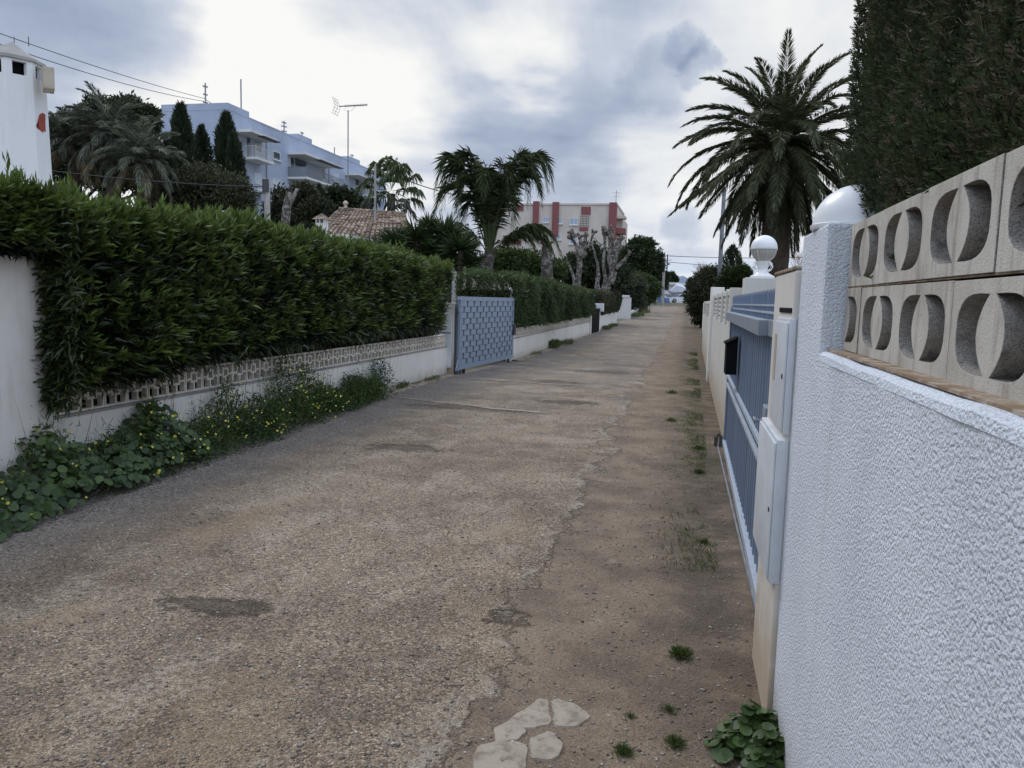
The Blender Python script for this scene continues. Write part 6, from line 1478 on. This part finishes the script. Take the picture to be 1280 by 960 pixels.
b = MB(); b.box(3.5, 10.5, 29.2, 37, -.1, 2.35); b.build('wall', M_['white_far'], o); b = MB(); b.box(3.35, 10.65, 29.05, 37.15, 2.352, 2.47); b.build('flat_roof', M_['conc'], o)
b = MB(); b.box(qd[0]-6.5*s, qd[0]+6.5*s, 30, 30+13*s, 2.475, qd[2]+2*s)
for dx in (-6.5, -1, 5): b.box(qd[0]+dx*s, qd[0]+(dx+1.5)*s, 30, 30+13*s, qd[2]+2*s, qd[2]+7*s)
b.box(qd[0]-7.5*s, qd[0]+7.5*s, 29.97, 30.03+13*s, qd[2]+7*s, qd[2]+9.5*s); cs_ = b.build('chimney', M_['white_far'], o)
b = MB(); b.box(qd[0]-4.9*s, qd[0]+4.9*s, 30.1, 30.2, qd[2]+2.1*s, qd[2]+6.9*s); b.build('flue', M_['black'], cs_)
# roof aerials of the apartment block: each stands on the roof
def aerial(px, pt, label, els):
    Y = onx(px, 180, AX-2.5)[1]; a = at(px, pt, Y); x = AX-2.5; a = onx(px, pt, AX-2.5)
    o = thing('tv_aerial', label, 'aerial', (x, a[1], az1+.18), 'aerials on the apartment roof'); b = MB(); b.tube([(x, a[1], az1+.2), (x, a[1], a[2])], .07, 5); b.build('mast', M_['galv'], o)
    if els:
        b = MB()
        for dz, w_ in els: b.tube([(x, a[1]-w_, a[2]-dz), (x, a[1]+w_, a[2]-dz)], .04, 4); b.tube([(x-w_*.6, a[1], a[2]-dz), (x+w_*.6, a[1], a[2]-dz)], .04, 4)
        b.build('antenna_rods', M_['galv'], o)
    return a
aerial(256.5, 104, 'roof aerial with short rods at the left end of the apartment roof, joined by wires', ((.3, .4), (1., .35), (1.7, .4)))
aerial(301, 99, 'tallest bare roof aerial mast on the apartment block', ())
aerial(355, 151, 'roof aerial with stacked rods over the middle of the apartment block', ((.2, .5), (.6, .6), (1.1, .6)))
aerial(377.5, 165, 'short roof aerial beside the raised middle parapet', ((.1, .4),))
aerial(418, 184, 'small roof aerial above the far half of the apartment roof', ())
aerial(440, 193, 'little roof aerial at the far end of the apartment roof', ((.1, .5),))
for u, v in ((257, 133),): pass
def wire(name, label, p, q_, sag, r, group=None):
    n = 24; pts = [p+(q_-p)*(i/n)-V3(0, 0, 4*sag*(i/n)*(1-i/n)) for i in range(n+1)]
    b = MB(); b.tube(pts, r, 4); o = b.build(name, M_['wire']); return tag(o, label, 'wire', group)
wa = onx(255, 123, AX-2.5)
wire('overhead_wire', 'upper of two overhead wires running from the top-left edge to the apartment roof', at(-120, -2, 26.), wa, .25, .022)
wire('overhead_wire', 'lower of two overhead wires running from the top-left edge to the apartment roof', at(-120, 12, 26.), wa-V3(0, 0, .25), .45, .022)
wire('overhead_wire', 'short overhead wire from the left roof aerial down to the roof parapet', wa, onx(284, 138, AX-2.5), .1, .03)
wire('overhead_wire', 'overhead wire crossing in front of the palms to the concrete utility pole', at(-20, 202, 20.), t_conc+V3(0, 0, -.1), .15, .016)
wire('overhead_wire', 'overhead wire running from the concrete utility pole down behind the hedge', t_conc+V3(0, 0, -.1), at(372, 262, 30.), .1, .014)
wire('overhead_wire', 'thin overhead wire between the fan palm and the queen palm', at(495, 220, 44.), at(640, 248, 60.), .5, .03)
wire('overhead_wire', 'overhead power line from the distant power pole to behind the date palm', t_T+V3(0, 0, -.3), at(1060, 320, 150.), .4, .06)
wire('overhead_wire', 'lower overhead power line crossing the pale sky at the end of the lane', t_T+V3(0, 0, -1.6), at(1060, 338, 160.), .4, .05)
wire('overhead_wire', 'short overhead wire left of the dark tree above the grey-green palms', at(40, 140, 40.), at(118, 140, 60.), .2, .025)
